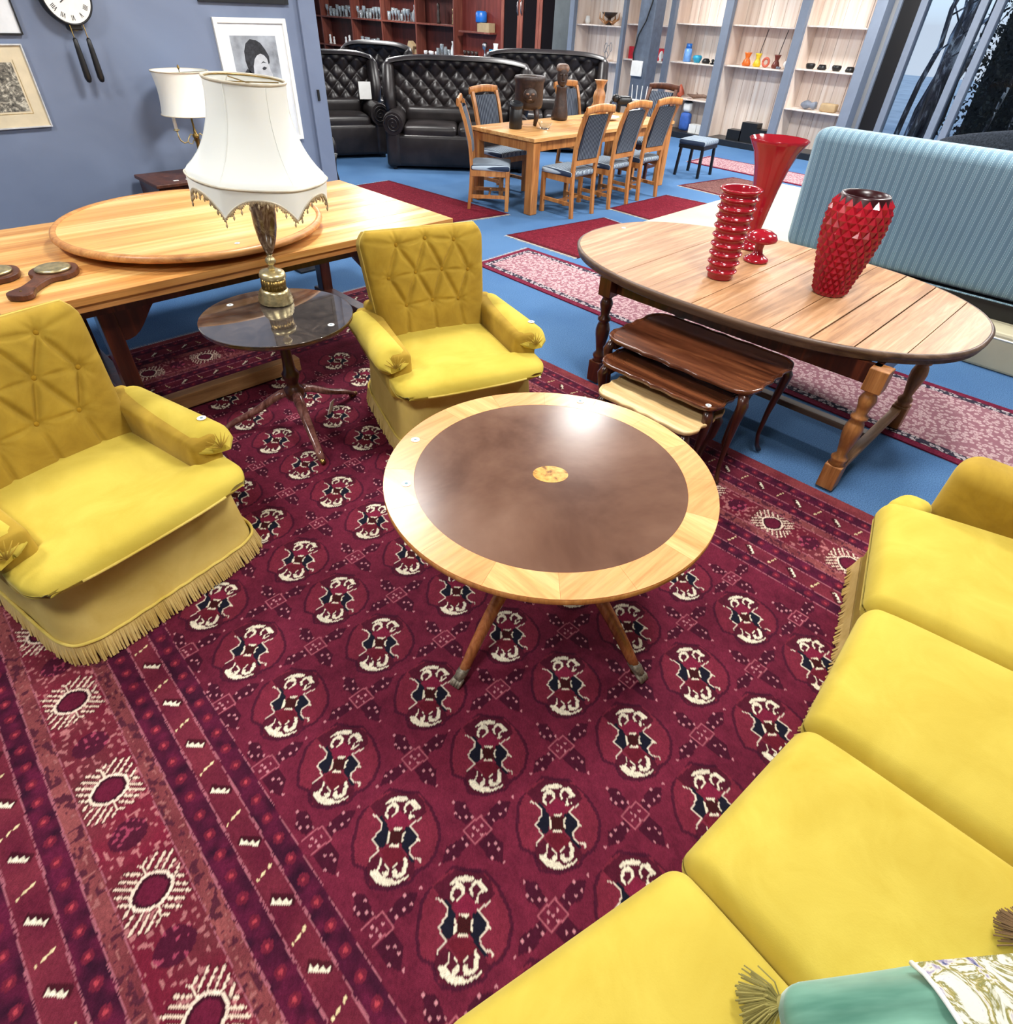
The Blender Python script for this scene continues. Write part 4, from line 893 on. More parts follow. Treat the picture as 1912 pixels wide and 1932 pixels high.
# ------------------------------------------------------------------ things on the blue-grey wall
def frame(label,x0,x1,z0,z1,fw,fm,mat_m,mw,art,name='picture',dep=.025,cat='picture'):
    t=thing(name,label,cat,((x0+x1)/2,WY-.002,(z0+z1)/2)); W=(x1-x0)/2; H=(z1-z0)/2
    for nm,b in (('frame_side',(-W,-W+fw,-H,H)),('frame_side',(W-fw,W,-H,H)),('frame_rail',(-W+fw,W-fw,-H,-H+fw)),('frame_rail',(-W+fw,W-fw,H-fw,H))): obj(nm,M().box(b[0],b[1],-dep,0,b[2],b[3]),fm,t,bevel=.002)
    obj('mount',M().box(-W+fw,W-fw,-dep*.5,-.002,-H+fw,H-fw),mat_m,t)
    art(t,-W+fw+mw,W-fw-mw,-H+fw+mw,H-fw-mw,-dep*.5-.0005); return t
m=Mat('engraving_print',.7); v=m.co((1,1,1)); a=m.noise(18,v,6,.75,1.5); b=m.noise(60,v,4); m.base(m.ramp(m.math('ADD',m.math('MULTIPLY',a,.7),m.math('MULTIPLY',b,.3)),[(.38,(36,36,34)),(.5,(112,108,98)),(.62,(214,208,190))])); MT['engr']=m.m
MT['beige_mat']=plain('beige_mount',(214,200,170),.8,var=.04); MT['white_mat']=plain('white_mount',(222,226,230),.8,var=.03)
MT['thinframe']=plain('silver_dark_frame',(196,198,200),.4)
def art1(t,x0,x1,z0,z1,y): obj('print',M().box(x0,x1,y-.001,y,z0,z1),MT['engr'],t); obj('mount_line',M().box(x0-.014,x0-.011,y-.0012,y,z0-.014,z1+.014).box(x1+.011,x1+.014,y-.0012,y,z0-.014,z1+.014).box(x0-.011,x1+.011,y-.0012,y,z0-.014,z0-.011),MT['brass_lt'],t)
frame('framed dark engraving in a wide beige mount at the left edge of the wall',.55,1.165,1.115,1.56,.008,MT['thinframe'],MT['beige_mat'],.085,art1)
def art0(t,x0,x1,z0,z1,y): pass
frame('white picture with thin dark frame above the beige-mounted engraving',.55,1.20,1.605,2.05,.008,MT['blkframe'],MT['white_mat'],.1,art0)
frame('lower edge of a large dark framed picture above the portrait',2.37,3.08,1.80,2.3,.03,MT['blkframe'],MT['plinth'],.02,art0)
MT['sk_bg']=plain('portrait_paper',(150,156,164),.8,var=.25,ns=9); MT['sk_d']=plain('portrait_charcoal',(44,46,52),.8,var=.5,ns=40); MT['sk_l']=plain('portrait_light',(186,190,196),.8,var=.1,ns=20); MT['sk_m']=plain('portrait_mid',(104,108,116),.8,var=.3,ns=40)
def art2(t,x0,x1,z0,z1,y):
    W=x1-x0; H=z1-z0
    def flat(name,pts,mat,d,par): 
        q=[(x0+W*a,z0+H*b) for a,b in pts]; return obj(name,M().add([(x,y-d,z) for x,z in q],[tuple(range(len(q)))]),mat,par)
    o=flat('portrait_sheet',[(0,0),(1,0),(1,1),(0,1)],MT['sk_bg'],.0006,t)
    f=flat('drawn_face',[(.37,.70),(.46,.80),(.60,.84),(.70,.80),(.75,.72),(.76,.65),(.80,.59),(.79,.565),(.755,.56),(.765,.52),(.74,.50),(.745,.47),(.70,.43),(.62,.42),(.54,.36),(.48,.28),(.46,.2),(.34,.2),(.33,.45)],MT['sk_l'],.001,o)
    flat('drawn_hair',[(.24,.74),(.25,.84),(.31,.92),(.42,.965),(.55,.955),(.64,.925),(.72,.86),(.78,.79),(.775,.72),(.74,.70),(.73,.76),(.67,.80),(.60,.815),(.52,.80),(.45,.76),(.40,.69),(.385,.62),(.36,.57),(.31,.58),(.27,.65)],MT['sk_d'],.0014,o)
    flat('drawn_ponytail',[(.25,.66),(.33,.62),(.35,.54),(.31,.47),(.34,.42),(.30,.36),(.24,.37),(.20,.33),(.15,.38),(.19,.45),(.155,.52),(.20,.56),(.18,.62)],MT['sk_d'],.0014,o)
    flat('drawn_eye',[(.58,.66),(.63,.68),(.69,.665),(.65,.645),(.60,.643)],MT['sk_d'],.0018,o)
    flat('drawn_brow',[(.56,.71),(.63,.735),(.71,.715),(.63,.722)],MT['sk_d'],.0018,o)
    flat('drawn_mouth',[(.66,.50),(.70,.515),(.75,.51),(.71,.49)],MT['sk_d'],.0018,o)
    flat('drawn_cheek',[(.40,.5),(.48,.56),(.52,.46),(.46,.36),(.40,.38)],MT['sk_m'],.0012,o)
    flat('drawn_shoulder',[(.1,.0),(.12,.12),(.30,.16),(.5,.12),(.72,.10),(.86,.0)],MT['sk_m'],.001,o)
frame('white-framed charcoal portrait of a woman with dark tied-back hair, behind the lamps',2.44,3.03,.90,1.715,.032,MT['white'],MT['white_mat'],.075,art2)
# wall clock with weights
t=thing('wall_clock','round white wall clock with Roman numerals and two dark hanging weights','clock',(1.50,WY,1.80))
Rc=.135
def ylathe(prof,n=40,c=(0,0)): return M().lathe(prof,n).xf(Matrix(((1,0,0,c[0]),(0,0,-1,0),(0,1,0,c[1]),(0,0,0,1))))
obj('case',ylathe([(.145,0),(.148,.02),(.145,.07),(.138,.08)]),MT['black'],t,smooth=True)
obj('dial',ylathe([(.134,.07),(.134,.083)]),MT['white'],t)
obj('bezel',M().tube([(.139*math.cos(a*PI/32),-.082,.139*math.sin(a*PI/32)) for a in range(65)],.006,8),MT['blkframe'],t,smooth=True)
RN=['XII','I','II','III','IIII','V','VI','VII','VIII','IX','X','XI']
q=M()
for k,s in enumerate(RN):
    a=PI/2-k*PI/6; cx,cz=.105*math.cos(a),.105*math.sin(a); tx,tz=math.sin(a),-math.cos(a); rx_,rz_=math.cos(a),math.sin(a)
    wdt=sum({'I':.007,'V':.013,'X':.013}[c] for c in s); o_=-wdt/2
    def P(u,v): return (cx+tx*u+rx_*v,-.084,cz+tz*u+rz_*v)
    for c in s:
        h=.013
        if c=='I': q.bar(P(o_+.0035,-h),P(o_+.0035,h),.0032,.001,(0,1,0)); o_+=.007
        elif c=='V': q.bar(P(o_+.001,h),P(o_+.0065,-h),.0034,.001,(0,1,0)); q.bar(P(o_+.012,h),P(o_+.0065,-h),.0018,.001,(0,1,0)); o_+=.013
        else: q.bar(P(o_+.001,h),P(o_+.012,-h),.0034,.001,(0,1,0)); q.bar(P(o_+.012,h),P(o_+.001,-h),.0018,.001,(0,1,0)); o_+=.013
obj('numerals',q,MT['black'],t,kind='stuff')
obj('hands',M().bar((0,-.086,0),(-.045,-.086,-.03),.005,.001,(0,1,0)).bar((0,-.087,0),(.07,-.087,.03),.004,.001,(0,1,0)),MT['black'],t)
obj('pendulum_bob',M().lathe([(.001,-.006),(.02,-.004),(.024,0),(.02,.004),(.001,.006)],20).xf(T(0,-.06,-.155,0,PI/2)@Matrix.Scale(.8,4,(0,1,0))),MT['brass_lt'],t,smooth=True)
obj('bracket',M().box(-.04,.04,-.07,-.0,-.17,-.13),MT['black'],t,bevel=.008)
for x,l in ((-.035,.30),(.045,.30)):
    wt=obj('weight',M().lathe([(.004,-.445),(.014,-.44),(.021,-.42),(.02,-.36),(.016,-.26),(.013,-.215),(.006,-.205)],14).xf(T(x,-.09,0)),MT['black'],t,smooth=True)
    obj('chain',M().tube([(x,-.09,-.21),(x,-.08,-.14)],.003,5),MT['brass'],wt)
# chest and candelabra lamp
t=thing('side_chest','low dark wood chest against the blue-grey wall behind the pine table','chest',(1.98,5.34,0))
obj('carcass',M().box(-.40,.40,-.20,.20,.06,.76),MT['mahog'],t,bevel=.006); obj('chest_top',M().box(-.42,.42,-.225,.215,.76,.785),MT['din_dk'],t,bevel=.005)
for k in range(3):
    d=obj('drawer',M().box(-.37,.37,-.215,-.2,.10+.215*k,.30+.215*k),MT['mahog'],t,bevel=.004)
    for x in (-.2,.2): obj('knob',M().lathe([(.006,0),(.014,.015),(.010,.022)],12).xf(T(x,-.215,.2+.215*k,0,PI/2)),MT['brass'],d)
for x in (-.36,.36):
    for y in (-.16,.16): obj('foot',M().lathe([(.03,0),(.035,.03),(.028,.06)],12,(x,y)),MT['mahog'],t)
for x in (-.25,-.16):
    tg=obj('paper_tag',M().box(-.018,.018,-.01,.01,0,.0015),MT['white'],t); tg.location=(x,-.15,.786)
t=thing('candelabra_lamp','candelabra table lamp with white drum shade and two candle arms on the dark chest','lamp',(2.0,5.30,.786))
obj('base',M().lathe([(.075,0),(.078,.01),(.05,.02),(.022,.035),(.015,.06)],24),MT['brass'],t,smooth=True)
obj('stem',M().lathe([(.012,.05),(.02,.08),(.016,.12),(.013,.2),(.02,.235),(.024,.25),(.012,.265),(.007,.30),(.006,.63)],16),MT['brass'],t,smooth=True)
for s in (-1,1):
    P=[(s*.012,0,.245)]+[(s*(.05+.045*math.cos(a)),0,.235+.04*math.sin(a)) for a in [PI*1.0,PI*1.25,PI*1.5,PI*1.75,PI*2.0]]+[(s*.11,0,.262)]
    P=[(s*.01,0,.25),(s*.035,0,.262),(s*.055,0,.24),(s*.07,0,.215),(s*.095,0,.21),(s*.118,0,.228),(s*.125,0,.255),(s*.127,0,.29)]
    a_=obj('arm',M().tube(P,.005,8).tube([(s*.02,0,.225),(s*.04,0,.20),(s*.06,0,.205),(s*.065,0,.225)],.004,6),MT['brass_lt'],t,smooth=True)
    obj('drip_pan',M().lathe([(.006,.285),(.022,.292),(.02,.298),(.01,.30)],14,(s*.127,0)),MT['brass_lt'],a_,smooth=True)
    obj('candle_tube',M().lathe([(.012,.297),(.012,.40)],14,(s*.127,0)),MT['white'],a_,smooth=True)
def dsh(u,v,o=0):
    a=2*PI*u; r=.19-.014*math.sin(PI*v)-.004*v; return ((r+o)*math.cos(a),(r+o)*math.sin(a),.385+.255*v+.006*math.cos(12*a)*0)
sh=obj('lamp_shade',M().grid(lambda u,v:dsh(u,v),48,12,wrap=True).grid(lambda u,v:dsh(1-u,v,-.003),48,12,wrap=True),MT['shade'],t,smooth=True)
obj('trim_cord',M().tube([dsh(k/48,0,.002) for k in range(49)],.004,6),MT['shade_trim'],sh,smooth=True)
obj('rim_cord',M().tube([dsh(k/48,1,.002) for k in range(49)],.004,6),MT['shade_trim'],sh,smooth=True)
obj('finial',M().lathe([(.003,.62),(.003,.645),(.009,.655),(.006,.668),(.001,.675)],12).bar((-.18,0,.63),(.18,0,.63),.004),MT['brass'],t)
# carved black stand at the end of the wall
t=thing('carved_stand','slim black carved figure stand on the floor at the end of the blue-grey wall','stand',(3.42,5.80,0))
obj('column',M().lathe([(.05,0),(.055,.02),(.03,.06),(.05,.12),(.028,.18),(.024,.3),(.045,.36),(.03,.42),(.04,.5),(.025,.58),(.03,.66),(.05,.72)],18),MT['black'],t,smooth=True)
obj('plinth',M().box(-.08,.08,-.08,.08,0,.02),MT['black'],t,bevel=.004); obj('head',M().lathe([(.02,.72),(.045,.75),(.05,.8),(.03,.85),(.005,.87)],14),MT['black'],t,smooth=True)
# metal trestle seen under the pine table
t=thing('metal_stand','slim grey metal upright on the carpet behind the pine table','stand',(2.62,5.1,0))
obj('post',M().bar((0,0,.02),(0,0,.55),.03),MT['grey'],t); obj('base_plate',M().box(-.14,.14,-.1,.1,0,.02),MT['black'],t,bevel=.004)
# ------------------------------------------------------------------ oval oak table
OX,OY=3.53,1.43; HX,HY=.74,1.175
def oval(n,sx=1,sy=1,e=2.35):
    P=[]
    for k in range(n):
        a=2*PI*k/n; c,s=math.cos(a),math.sin(a); P.append((HX*sx*math.copysign(abs(c)**(2/e),c),HY*sy*math.copysign(abs(s)**(2/e),s)))
    return P
t=thing('oval_table','worn oak extending table with oval plank top on turned legs, red vases on it','table',(OX,OY,.012))
ZT_=.72; cuts=[-1.175,-.955,-.765,-.585,-.405,-.165,.01,.29,.53,.80,1.175]; gaps=[.003,.006,.009,.004,.003,.005,.0012,.0012,.0008]
def clip(poly,ya,yb):
    def cl(P,f,y0):
        o=[]
        for i in range(len(P)):
            a,b=P[i-1],P[i]; fa,fb=f(a),f(b)
            if (fa>=0)!=(fb>=0): u=fa/(fa-fb); o.append((a[0]+(b[0]-a[0])*u,a[1]+(b[1]-a[1])*u))
            if fb>=0: o.append(b)
        return o
    P=cl(poly,lambda p:p[1]-ya,ya); return cl(P,lambda p:yb-p[1],yb)
ov=oval(240,.985,.985)
for k in range(len(cuts)-1):
    ga=gaps[k-1]/2 if k>0 else 0; gb=gaps[k]/2 if k<len(gaps) else 0
    P=clip(ov,cuts[k]+ga,cuts[k+1]-gb)
    o=obj('plank',M().prism(P,ZT_-.022,ZT_+RND.uniform(-.001,.001)),MT['oak_top'],t,bevel=.001)
E1=oval(160); 
def ringm(ls,n=160):
    m=M(); V=[];F=[]
    for s,z in ls: V+=[(x*s,y*s,z) for x,y in E1]
    for i in range(len(ls)-1):
        for k in range(n): F.append((i*n+k,i*n+(k+1)%n,(i+1)*n+(k+1)%n,(i+1)*n+k))
    return m.add(V,F)
obj('edge_moulding',ringm([(.93,ZT_-.06),(.975,ZT_-.058),(.992,ZT_-.048),(.985,ZT_-.036),(1.0,ZT_-.024),(1.002,ZT_-.008),(.992,ZT_-.0005),(.984,ZT_-.001),(.984,ZT_-.024)]),MT['oak_dark'],t,smooth=True)
obj('under_board',M().prism([(x*.95,y*.95) for x,y in E1],ZT_-.056,ZT_-.024),MT['oak_dark'],t)
obj('apron',M().box(-.55,.42,-.90,-.87,ZT_-.15,ZT_-.055).box(-.55,.42,.60,.63,ZT_-.15,ZT_-.055).box(-.58,-.55,-.90,.63,ZT_-.15,ZT_-.055).box(.40,.43,-.90,.63,ZT_-.15,ZT_-.055),MT['mahog'],t)
LG=[(.0375,0),(.04,.10),(.04,.14),(.03,.15),(.038,.17),(.038,.18),(.022,.20),(.03,.25),(.04,.31),(.042,.345),(.034,.38),(.026,.395),(.038,.405),(.038,.418),(.024,.43),(.03,.47),(.038,.505),(.03,.53),(.024,.54),(.036,.55),(.036,.56)]
for k,(x,y) in enumerate([(-.58,-.91),(-.60,.62),(.33,-.93),(.33,.62)]):
    mt=MT['oak_leg'] if y<0 else MT['mahog']
    l=obj('leg',M().lathe([(r*1.05,z) for r,z in LG[2:]],20).xf(T(x,y,0)),mt,t,smooth=True)
    obj('foot_block',M().cbox((x,y,.07),(.085,.085,.14)),mt,l,bevel=.006); obj('top_block',M().cbox((x,y,.61),(.085,.085,.11)),mt,l,bevel=.004)
obj('stretcher',M().box(-.56,.31,-.945,-.895,.09,.125),MT['oak_top'],t,bevel=.004)
obj('stretcher',M().box(-.56,.31,.595,.645,.09,.125),MT['mahog'],t,bevel=.004)
obj('long_stretcher',M().box(-.15,-.09,-.9,.6,.09,.125),MT['oak_dark'],t,bevel=.004)
sticker(t,.10,1.06,ZT_+.001,.014)
# ------------------------------------------------------------------ red vases
ZV=ZT_+.0145
t=thing('ribbed_vase','cylindrical glossy red vase with raised horizontal rings on the oval oak table','vase',(3.27,1.55,ZV),rot=(math.radians(-.5),math.radians(-.5),0))
pf=[(.066,0),(.07,.005)]; NR=9
for k in range(NR):
    z0=.02+k*.0455; r=.070+.016*k/NR*1.3
    pf+= [(r,z0),(r+.002,z0+.010),(r+.012,z0+.0165),(r+.0145,z0+.021),(r+.011,z0+.0255),(r+.001,z0+.030)]
pf+=[(.088,.425),(.100,.437),(.108,.445),(.104,.451),(.09,.449)]
obj('body',M().lathe([(.001,0)]+pf,56,cap=False),MT['red'],t,smooth=True); obj('interior',M().lathe([(.09,.449),(.082,.43),(.075,.25),(.06,.03),(.0,.025)][::-1],40,cap=False),MT['red'],t,smooth=True)
t=thing('diamond_vase','barrel-shaped red vase covered in pyramid facets on the oval oak table','vase',(3.53,1.035,ZV))
# facets
NQ=18; rows=15; Hh=.475
def rad(z): u=z/Hh; return .078+.062*math.sin(PI*(u*.9+.0)*.72)**1.3*1.0+(-.018*max(0,(u-.82)/.18)**2)
V=[];F=[]
zz=[Hh*(k/(rows+1))**1.12*1.0 for k in range(rows+2)]
dm=M()
for i in range(rows+1):
    for k in range(NQ):
        off=.5*(i%2)
        def pt(kk,ii,push=0):
            ii_=min(max(ii,0),rows+1); z=zz[ii_]; a=2*PI*kk/NQ; r=rad(z)+push; return (r*math.cos(a),r*math.sin(a),z)
        L_=pt(k+off-.5,i); R_=pt(k+off+.5,i); Tp=pt(k+off,i+1); Bt=pt(k+off,i-1)
        z=zz[i]; a=2*PI*(k+off)/NQ; r=rad(z)+.0155; Cc=(r*math.cos(a),r*math.sin(a),z)
        if i==0: Bt=(rad(0)*math.cos(a),rad(0)*math.sin(a),0); Cc=(rad(0)*1.01*math.cos(a),rad(0)*1.01*math.sin(a),.004)
        dm.add([L_,R_,Tp,Bt,Cc],[(3,1,4),(1,2,4),(2,0,4),(0,3,4)])
obj('faceted_body',dm,MT['red'],t)
r_=rad(zz[-1])
obj('rim',M().lathe([(rad(zz[-2])*.985,zz[-2]),(r_+.002,Hh),(r_-.002,Hh+.008),(r_-.012,Hh+.007),(r_-.014,Hh-.03),(r_-.01,.3),(.06,.02),(0.001,.015)],54,cap=False),MT['red_in'],t,smooth=True)
obj('foot_disc',M().lathe([(.07,0),(.079,.002),(.078,.01)],40),MT['red'],t)
t=thing('trumpet_vase','tall flared red vase behind the ringed vase on the oval oak table','vase',(3.93,1.72,ZV))
pf=[(.075,0),(.078,.008),(.05,.02),(.036,.035),(.04,.06),(.034,.085),(.044,.13),(.056,.22),(.074,.34),(.098,.45),(.125,.53),(.155,.575),(.165,.59),(.162,.596)]
obj('body',M().lathe([(.001,0)]+pf,64,cap=False,wob=lambda a,z:1+.012*math.cos(16*a)*min(1,z/.2)),MT['red'],t,smooth=True)
obj('interior',M().lathe([(.001,.10),(.036,.13),(.066,.34),(.09,.45),(.118,.53),(.15,.58),(.162,.596)],48,cap=False),MT['red'],t,smooth=True)
t=thing('mushroom_ornament','glossy red ceramic mushroom behind the ringed vase','ornament',(3.71,1.56,ZV),0)
obj('stem',M().lathe([(.07,0),(.074,.006),(.07,.016),(.05,.028),(.03,.045),(.024,.07),(.028,.10),(.035,.115)],32),MT['red'],t,smooth=True)
obj('cap',M().lathe([(.03,.105),(.07,.11),(.088,.118),(.09,.13),(.078,.152),(.05,.168),(.02,.174),(.001,.175)],36),MT['red'],t,smooth=True)
# ------------------------------------------------------------------ nest of tables
def piecrust(w,d,n=120):
    P=[]
    for k in range(n):
        a=2*PI*k/n; c,s=math.cos(a),math.sin(a); e=7; rr=(abs(c)**e+abs(s)**e)**(-1/e); x,y=w*rr*c,d*rr*s
        sc=.012*abs(math.sin(a*9))*(1-.6*max(0,(abs(c)*abs(s)*2-.8)/.2)); L=math.hypot(x,y); P.append((x*(1-sc/L),y*(1-sc/L)))
    return P
def nest(label,cx,cy,w,d,z,topm,cat='side table',leg=True,lm=None):
    """w half width along Y, d half depth along X"""
    t=thing('nesting_table',label,cat,(cx,cy,.012 if cx<2.88 else .0),0,'nest of tables')
    P=piecrust(d,w)
    obj('tabletop',M().prism(P,z-.022,z-.004),topm,t,bevel=.004)
    rim=M(); n=len(P); V=[];F=[]; ls=[(1.0,z-.018),(1.012,z-.01),(1.008,z),(.985,z+.001),(.96,z-.0035)]
    for s,zz_ in ls: V+=[(x*s,y*s,zz_) for x,y in P]
    for i in range(len(ls)-1):
        for k in range(n): F.append((i*n+k,i*n+(k+1)%n,(i+1)*n+(k+1)%n,(i+1)*n+k))
    rim.add(V,F); obj('scalloped_rim',rim,topm,t,smooth=True)
    lm=lm or MT['mahog']
    obj('apron',M().box(-d+.05,d-.05,-w+.05,-w+.07,z-.075,z-.022).box(-d+.05,d-.05,w-.07,w-.05,z-.075,z-.022).box(d-.07,d-.05,-w+.05,w-.05,z-.075,z-.022),lm,t)
    for sx in (-1,1):
        for sy in (-1,1):
            x0,y0=sx*(d-.055),sy*(w-.055)
            path=[(x0,y0,z-.02),(x0+sx*.022,y0+sy*.022,z-.075),(x0+sx*.014,y0+sy*.014,z-.16),(x0,y0,z*.45),(x0-sx*.006,y0-sy*.006,z*.2),(x0+sx*.004,y0+sy*.004,.04),(x0+sx*.018,y0+sy*.018,.008)]
            obj('cabriole_leg',M().tube(path,[.024,.027,.021,.015,.011,.012,.015],10),lm,t,smooth=True)
    return t
a=nest('largest dark mahogany nesting table with scalloped edge, half under the oval oak table',2.745,1.31,.43,.265,.54,MT['mahog_top'])
b=nest('middle dark nesting table pulled out from under the largest one',2.60,1.33,.35,.225,.455,MT['mahog_top'])
c=nest('smallest nesting table with faded pale top, beside the round coffee table',2.425,1.285,.285,.19,.375,MT['nest3'])
sticker(b,-.19,-.30,.4555,.014)
# ------------------------------------------------------------------ platform and striped sofa
PZ=.26
MT['platform']=plain('cream_platform_vinyl',(196,188,158),.5,var=.05,ns=3)
t=thing('display_platform','low cream display platform under the blue striped sofa','platform',(7.0,0,0))
obj('deck',M().box(-1.78,1.5,-3.2,3.58,.0,PZ),MT['platform'],t,bevel=.02); obj('edge_trim',M().tube([(-1.782,-3.2,PZ-.04),(-1.782,3.58,PZ-.04)],.006,6),MT['white'],t)
m=Mat('blue_striped_cloth',.85,0,.15); tc=m.n('ShaderNodeTexCoord'); sp=m.n('ShaderNodeSeparateXYZ'); m.l(tc.outputs['Object'],sp.inputs[0])
fy=m.math('FRACT',m.math('DIVIDE',sp.outputs['Y'],.056)); gz=m.math('GREATER_THAN',m.math('FRACT',m.math('DIVIDE',sp.outputs['Z'],.012)),.45)
c0=m.ramp(fy,[(0,(104,132,148)),(.38,(108,138,154)),(.46,(136,166,180)),(.54,(82,110,128)),(.60,(130,162,176)),(.78,(128,160,174)),(.84,(80,108,126)),(.90,(136,166,180)),(.97,(108,136,152))])
ln=m.ramp(fy,[(.46,(0,0,0)),(.475,(255,255,255)),(.50,(255,255,255)),(.515,(0,0,0)),(.87,(0,0,0)),(.885,(255,255,255)),(.905,(255,255,255)),(.92,(0,0,0))])
fac=m.math('MULTIPLY',m.mix(1.0,ln,(255,255,255),'MULTIPLY'),gz)
m.base(m.mix(fac,c0,(206,226,232))); m.bump(m.noise(350,None,2),.2,.002); m.b.inputs['Sheen Weight'].default_value=.3; MT['stripe']=m.m
t=thing('striped_sofa','pale blue striped sofa on the cream platform, seen from behind','sofa',(5.42,.93,PZ))
# local: back faces -x
def soft_tilt(x,y,z): return (x+.10*(1-z)*0,y,z)
obj('back',M().soft((.12,-.0,.555),(.26,2.36,.87),.09,16,5,lambda u,v,w,q:(q[0]-.05*w+.0,q[1],q[2])),MT['stripe'],t,smooth=True)
obj('seat_base',M().soft((.55,0,.25),(.80,2.36,.26),.04,8,3),MT['stripe'],t,smooth=True)
for k in range(3): obj('seat_cushion',M().soft((.62,-.68+.68*k,.42),(.66,.66,.14),.05,8,4),MT['stripe'],t,smooth=True)
for s in (-1,1): obj('armrest',M().soft((.50,s*1.09,.45),(.86,.2,.55),.07,8,4),MT['stripe'],t,smooth=True)
obj('plinth',M().box(.04,.92,-1.15,1.15,.0,.12),MT['black'],t)  # black block for the dark gap under the sofa; shade put into colour
obj('welt',M().tube([(-.005,-1.19,.13),(-.005,1.19,.13)],.006,6),MT['stripe'],t)
# ------------------------------------------------------------------ tub chairs behind the striped sofa
m=Mat('charcoal_wool',.9,0,.1); v=m.co(); m.base(m.ramp(m.noise(60,v),[(.3,(26,30,36)),(.7,(52,58,68))])); m.bump(m.noise(200,v,2),.3,.003); MT['char']=m.m
def tub(label,loc,rz,w=.62):
    t=thing('tub_chair',label,'armchair',loc,rz,'charcoal tub chairs')
    def sh(u,v):
        a=-PI*.15+PI*1.3*u; e=.11; top=w*1.22-.20*abs(2*u-1)**1.6; q=2*PI*v
        r=w*.5+.055*math.cos(q); z=(top+.1)/2+((top-.1)/2)*math.copysign(abs(math.sin(q))**.5,math.sin(q)); return (r*math.cos(a)*1.25,r*math.sin(a)*1.15,z)
    obj('shell',M().grid(lambda u,v:sh(v,u),20,36,wrap=True),MT['char'],t,smooth=True)
    obj('seat_cushion',M().soft((0,-.06,.36),(w*1.0,w*1.05,.16),.06,6,4),MT['char'],t,smooth=True)
    for x in (-.2,.2):
        for y in (-.2,.2): obj('leg',M().lathe([(.015,0),(.02,.22)],10,(x,y)),MT['black'],t)
tub('charcoal tub chair behind the right end of the striped sofa',(9.75,1.75,.0),math.radians(150),.86)
tub('charcoal tub chair behind the left end of the striped sofa, before the window frame',(9.55,2.9,0),math.radians(120),.6)
# ------------------------------------------------------------------ dining table, chairs
t=thing('dining_table','rectangular honey oak dining table with chunky square legs, ornaments on it','table',(6.87,5.62,0))
DX,DY,DZ=1.37,.52,.77
for k in range(6): obj('plank',M().box(-DX,DX,-DY+k*2*DY/6+.0008,-DY+(k+1)*2*DY/6-.0008,DZ-.035,DZ),MT['din_top'],t,bevel=.002)
obj('apron',M().box(-DX+.06,DX-.06,-DY+.03,-DY+.055,DZ-.13,DZ-.035).box(-DX+.06,DX-.06,DY-.055,DY-.03,DZ-.13,DZ-.035).box(-DX+.03,-DX+.055,-DY+.06,DY-.06,DZ-.13,DZ-.035).box(DX-.055,DX-.03,-DY+.06,DY-.06,DZ-.13,DZ-.035),MT['din'],t)
for sx in (-1,1):
    for sy in (-1,1): obj('leg',M().cbox((sx*(DX-.065),sy*(DY-.065),DZ/2-.02),(.11,.11,DZ-.04)),MT['din'],t,bevel=.008)
m=Mat('pinstripe_seat',.8,0,.2); tc=m.n('ShaderNodeTexCoord'); sp=m.n('ShaderNodeSeparateXYZ'); m.l(tc.outputs['Object'],sp.inputs[0])
f=m.math('FRACT',m.math('DIVIDE',sp.outputs['X'],.024)); m.base(m.ramp(f,[(.0,(44,56,76)),(.45,(52,64,86)),(.5,(178,196,210)),(.85,(196,210,220)),(.95,(60,72,94))])); MT['pin']=m.m
m=Mat('pinstripe_back',.8,0,.2); tc=m.n('ShaderNodeTexCoord'); sp=m.n('ShaderNodeSeparateXYZ'); m.l(tc.outputs['Object'],sp.inputs[0])
f=m.math('FRACT',m.math('DIVIDE',sp.outputs['X'],.026)); m.base(m.ramp(f,[(.0,(38,44,58)),(.5,(52,60,76)),(.6,(116,126,140)),(.8,(130,140,152)),(.95,(44,50,66))])); MT['pinb']=m.m
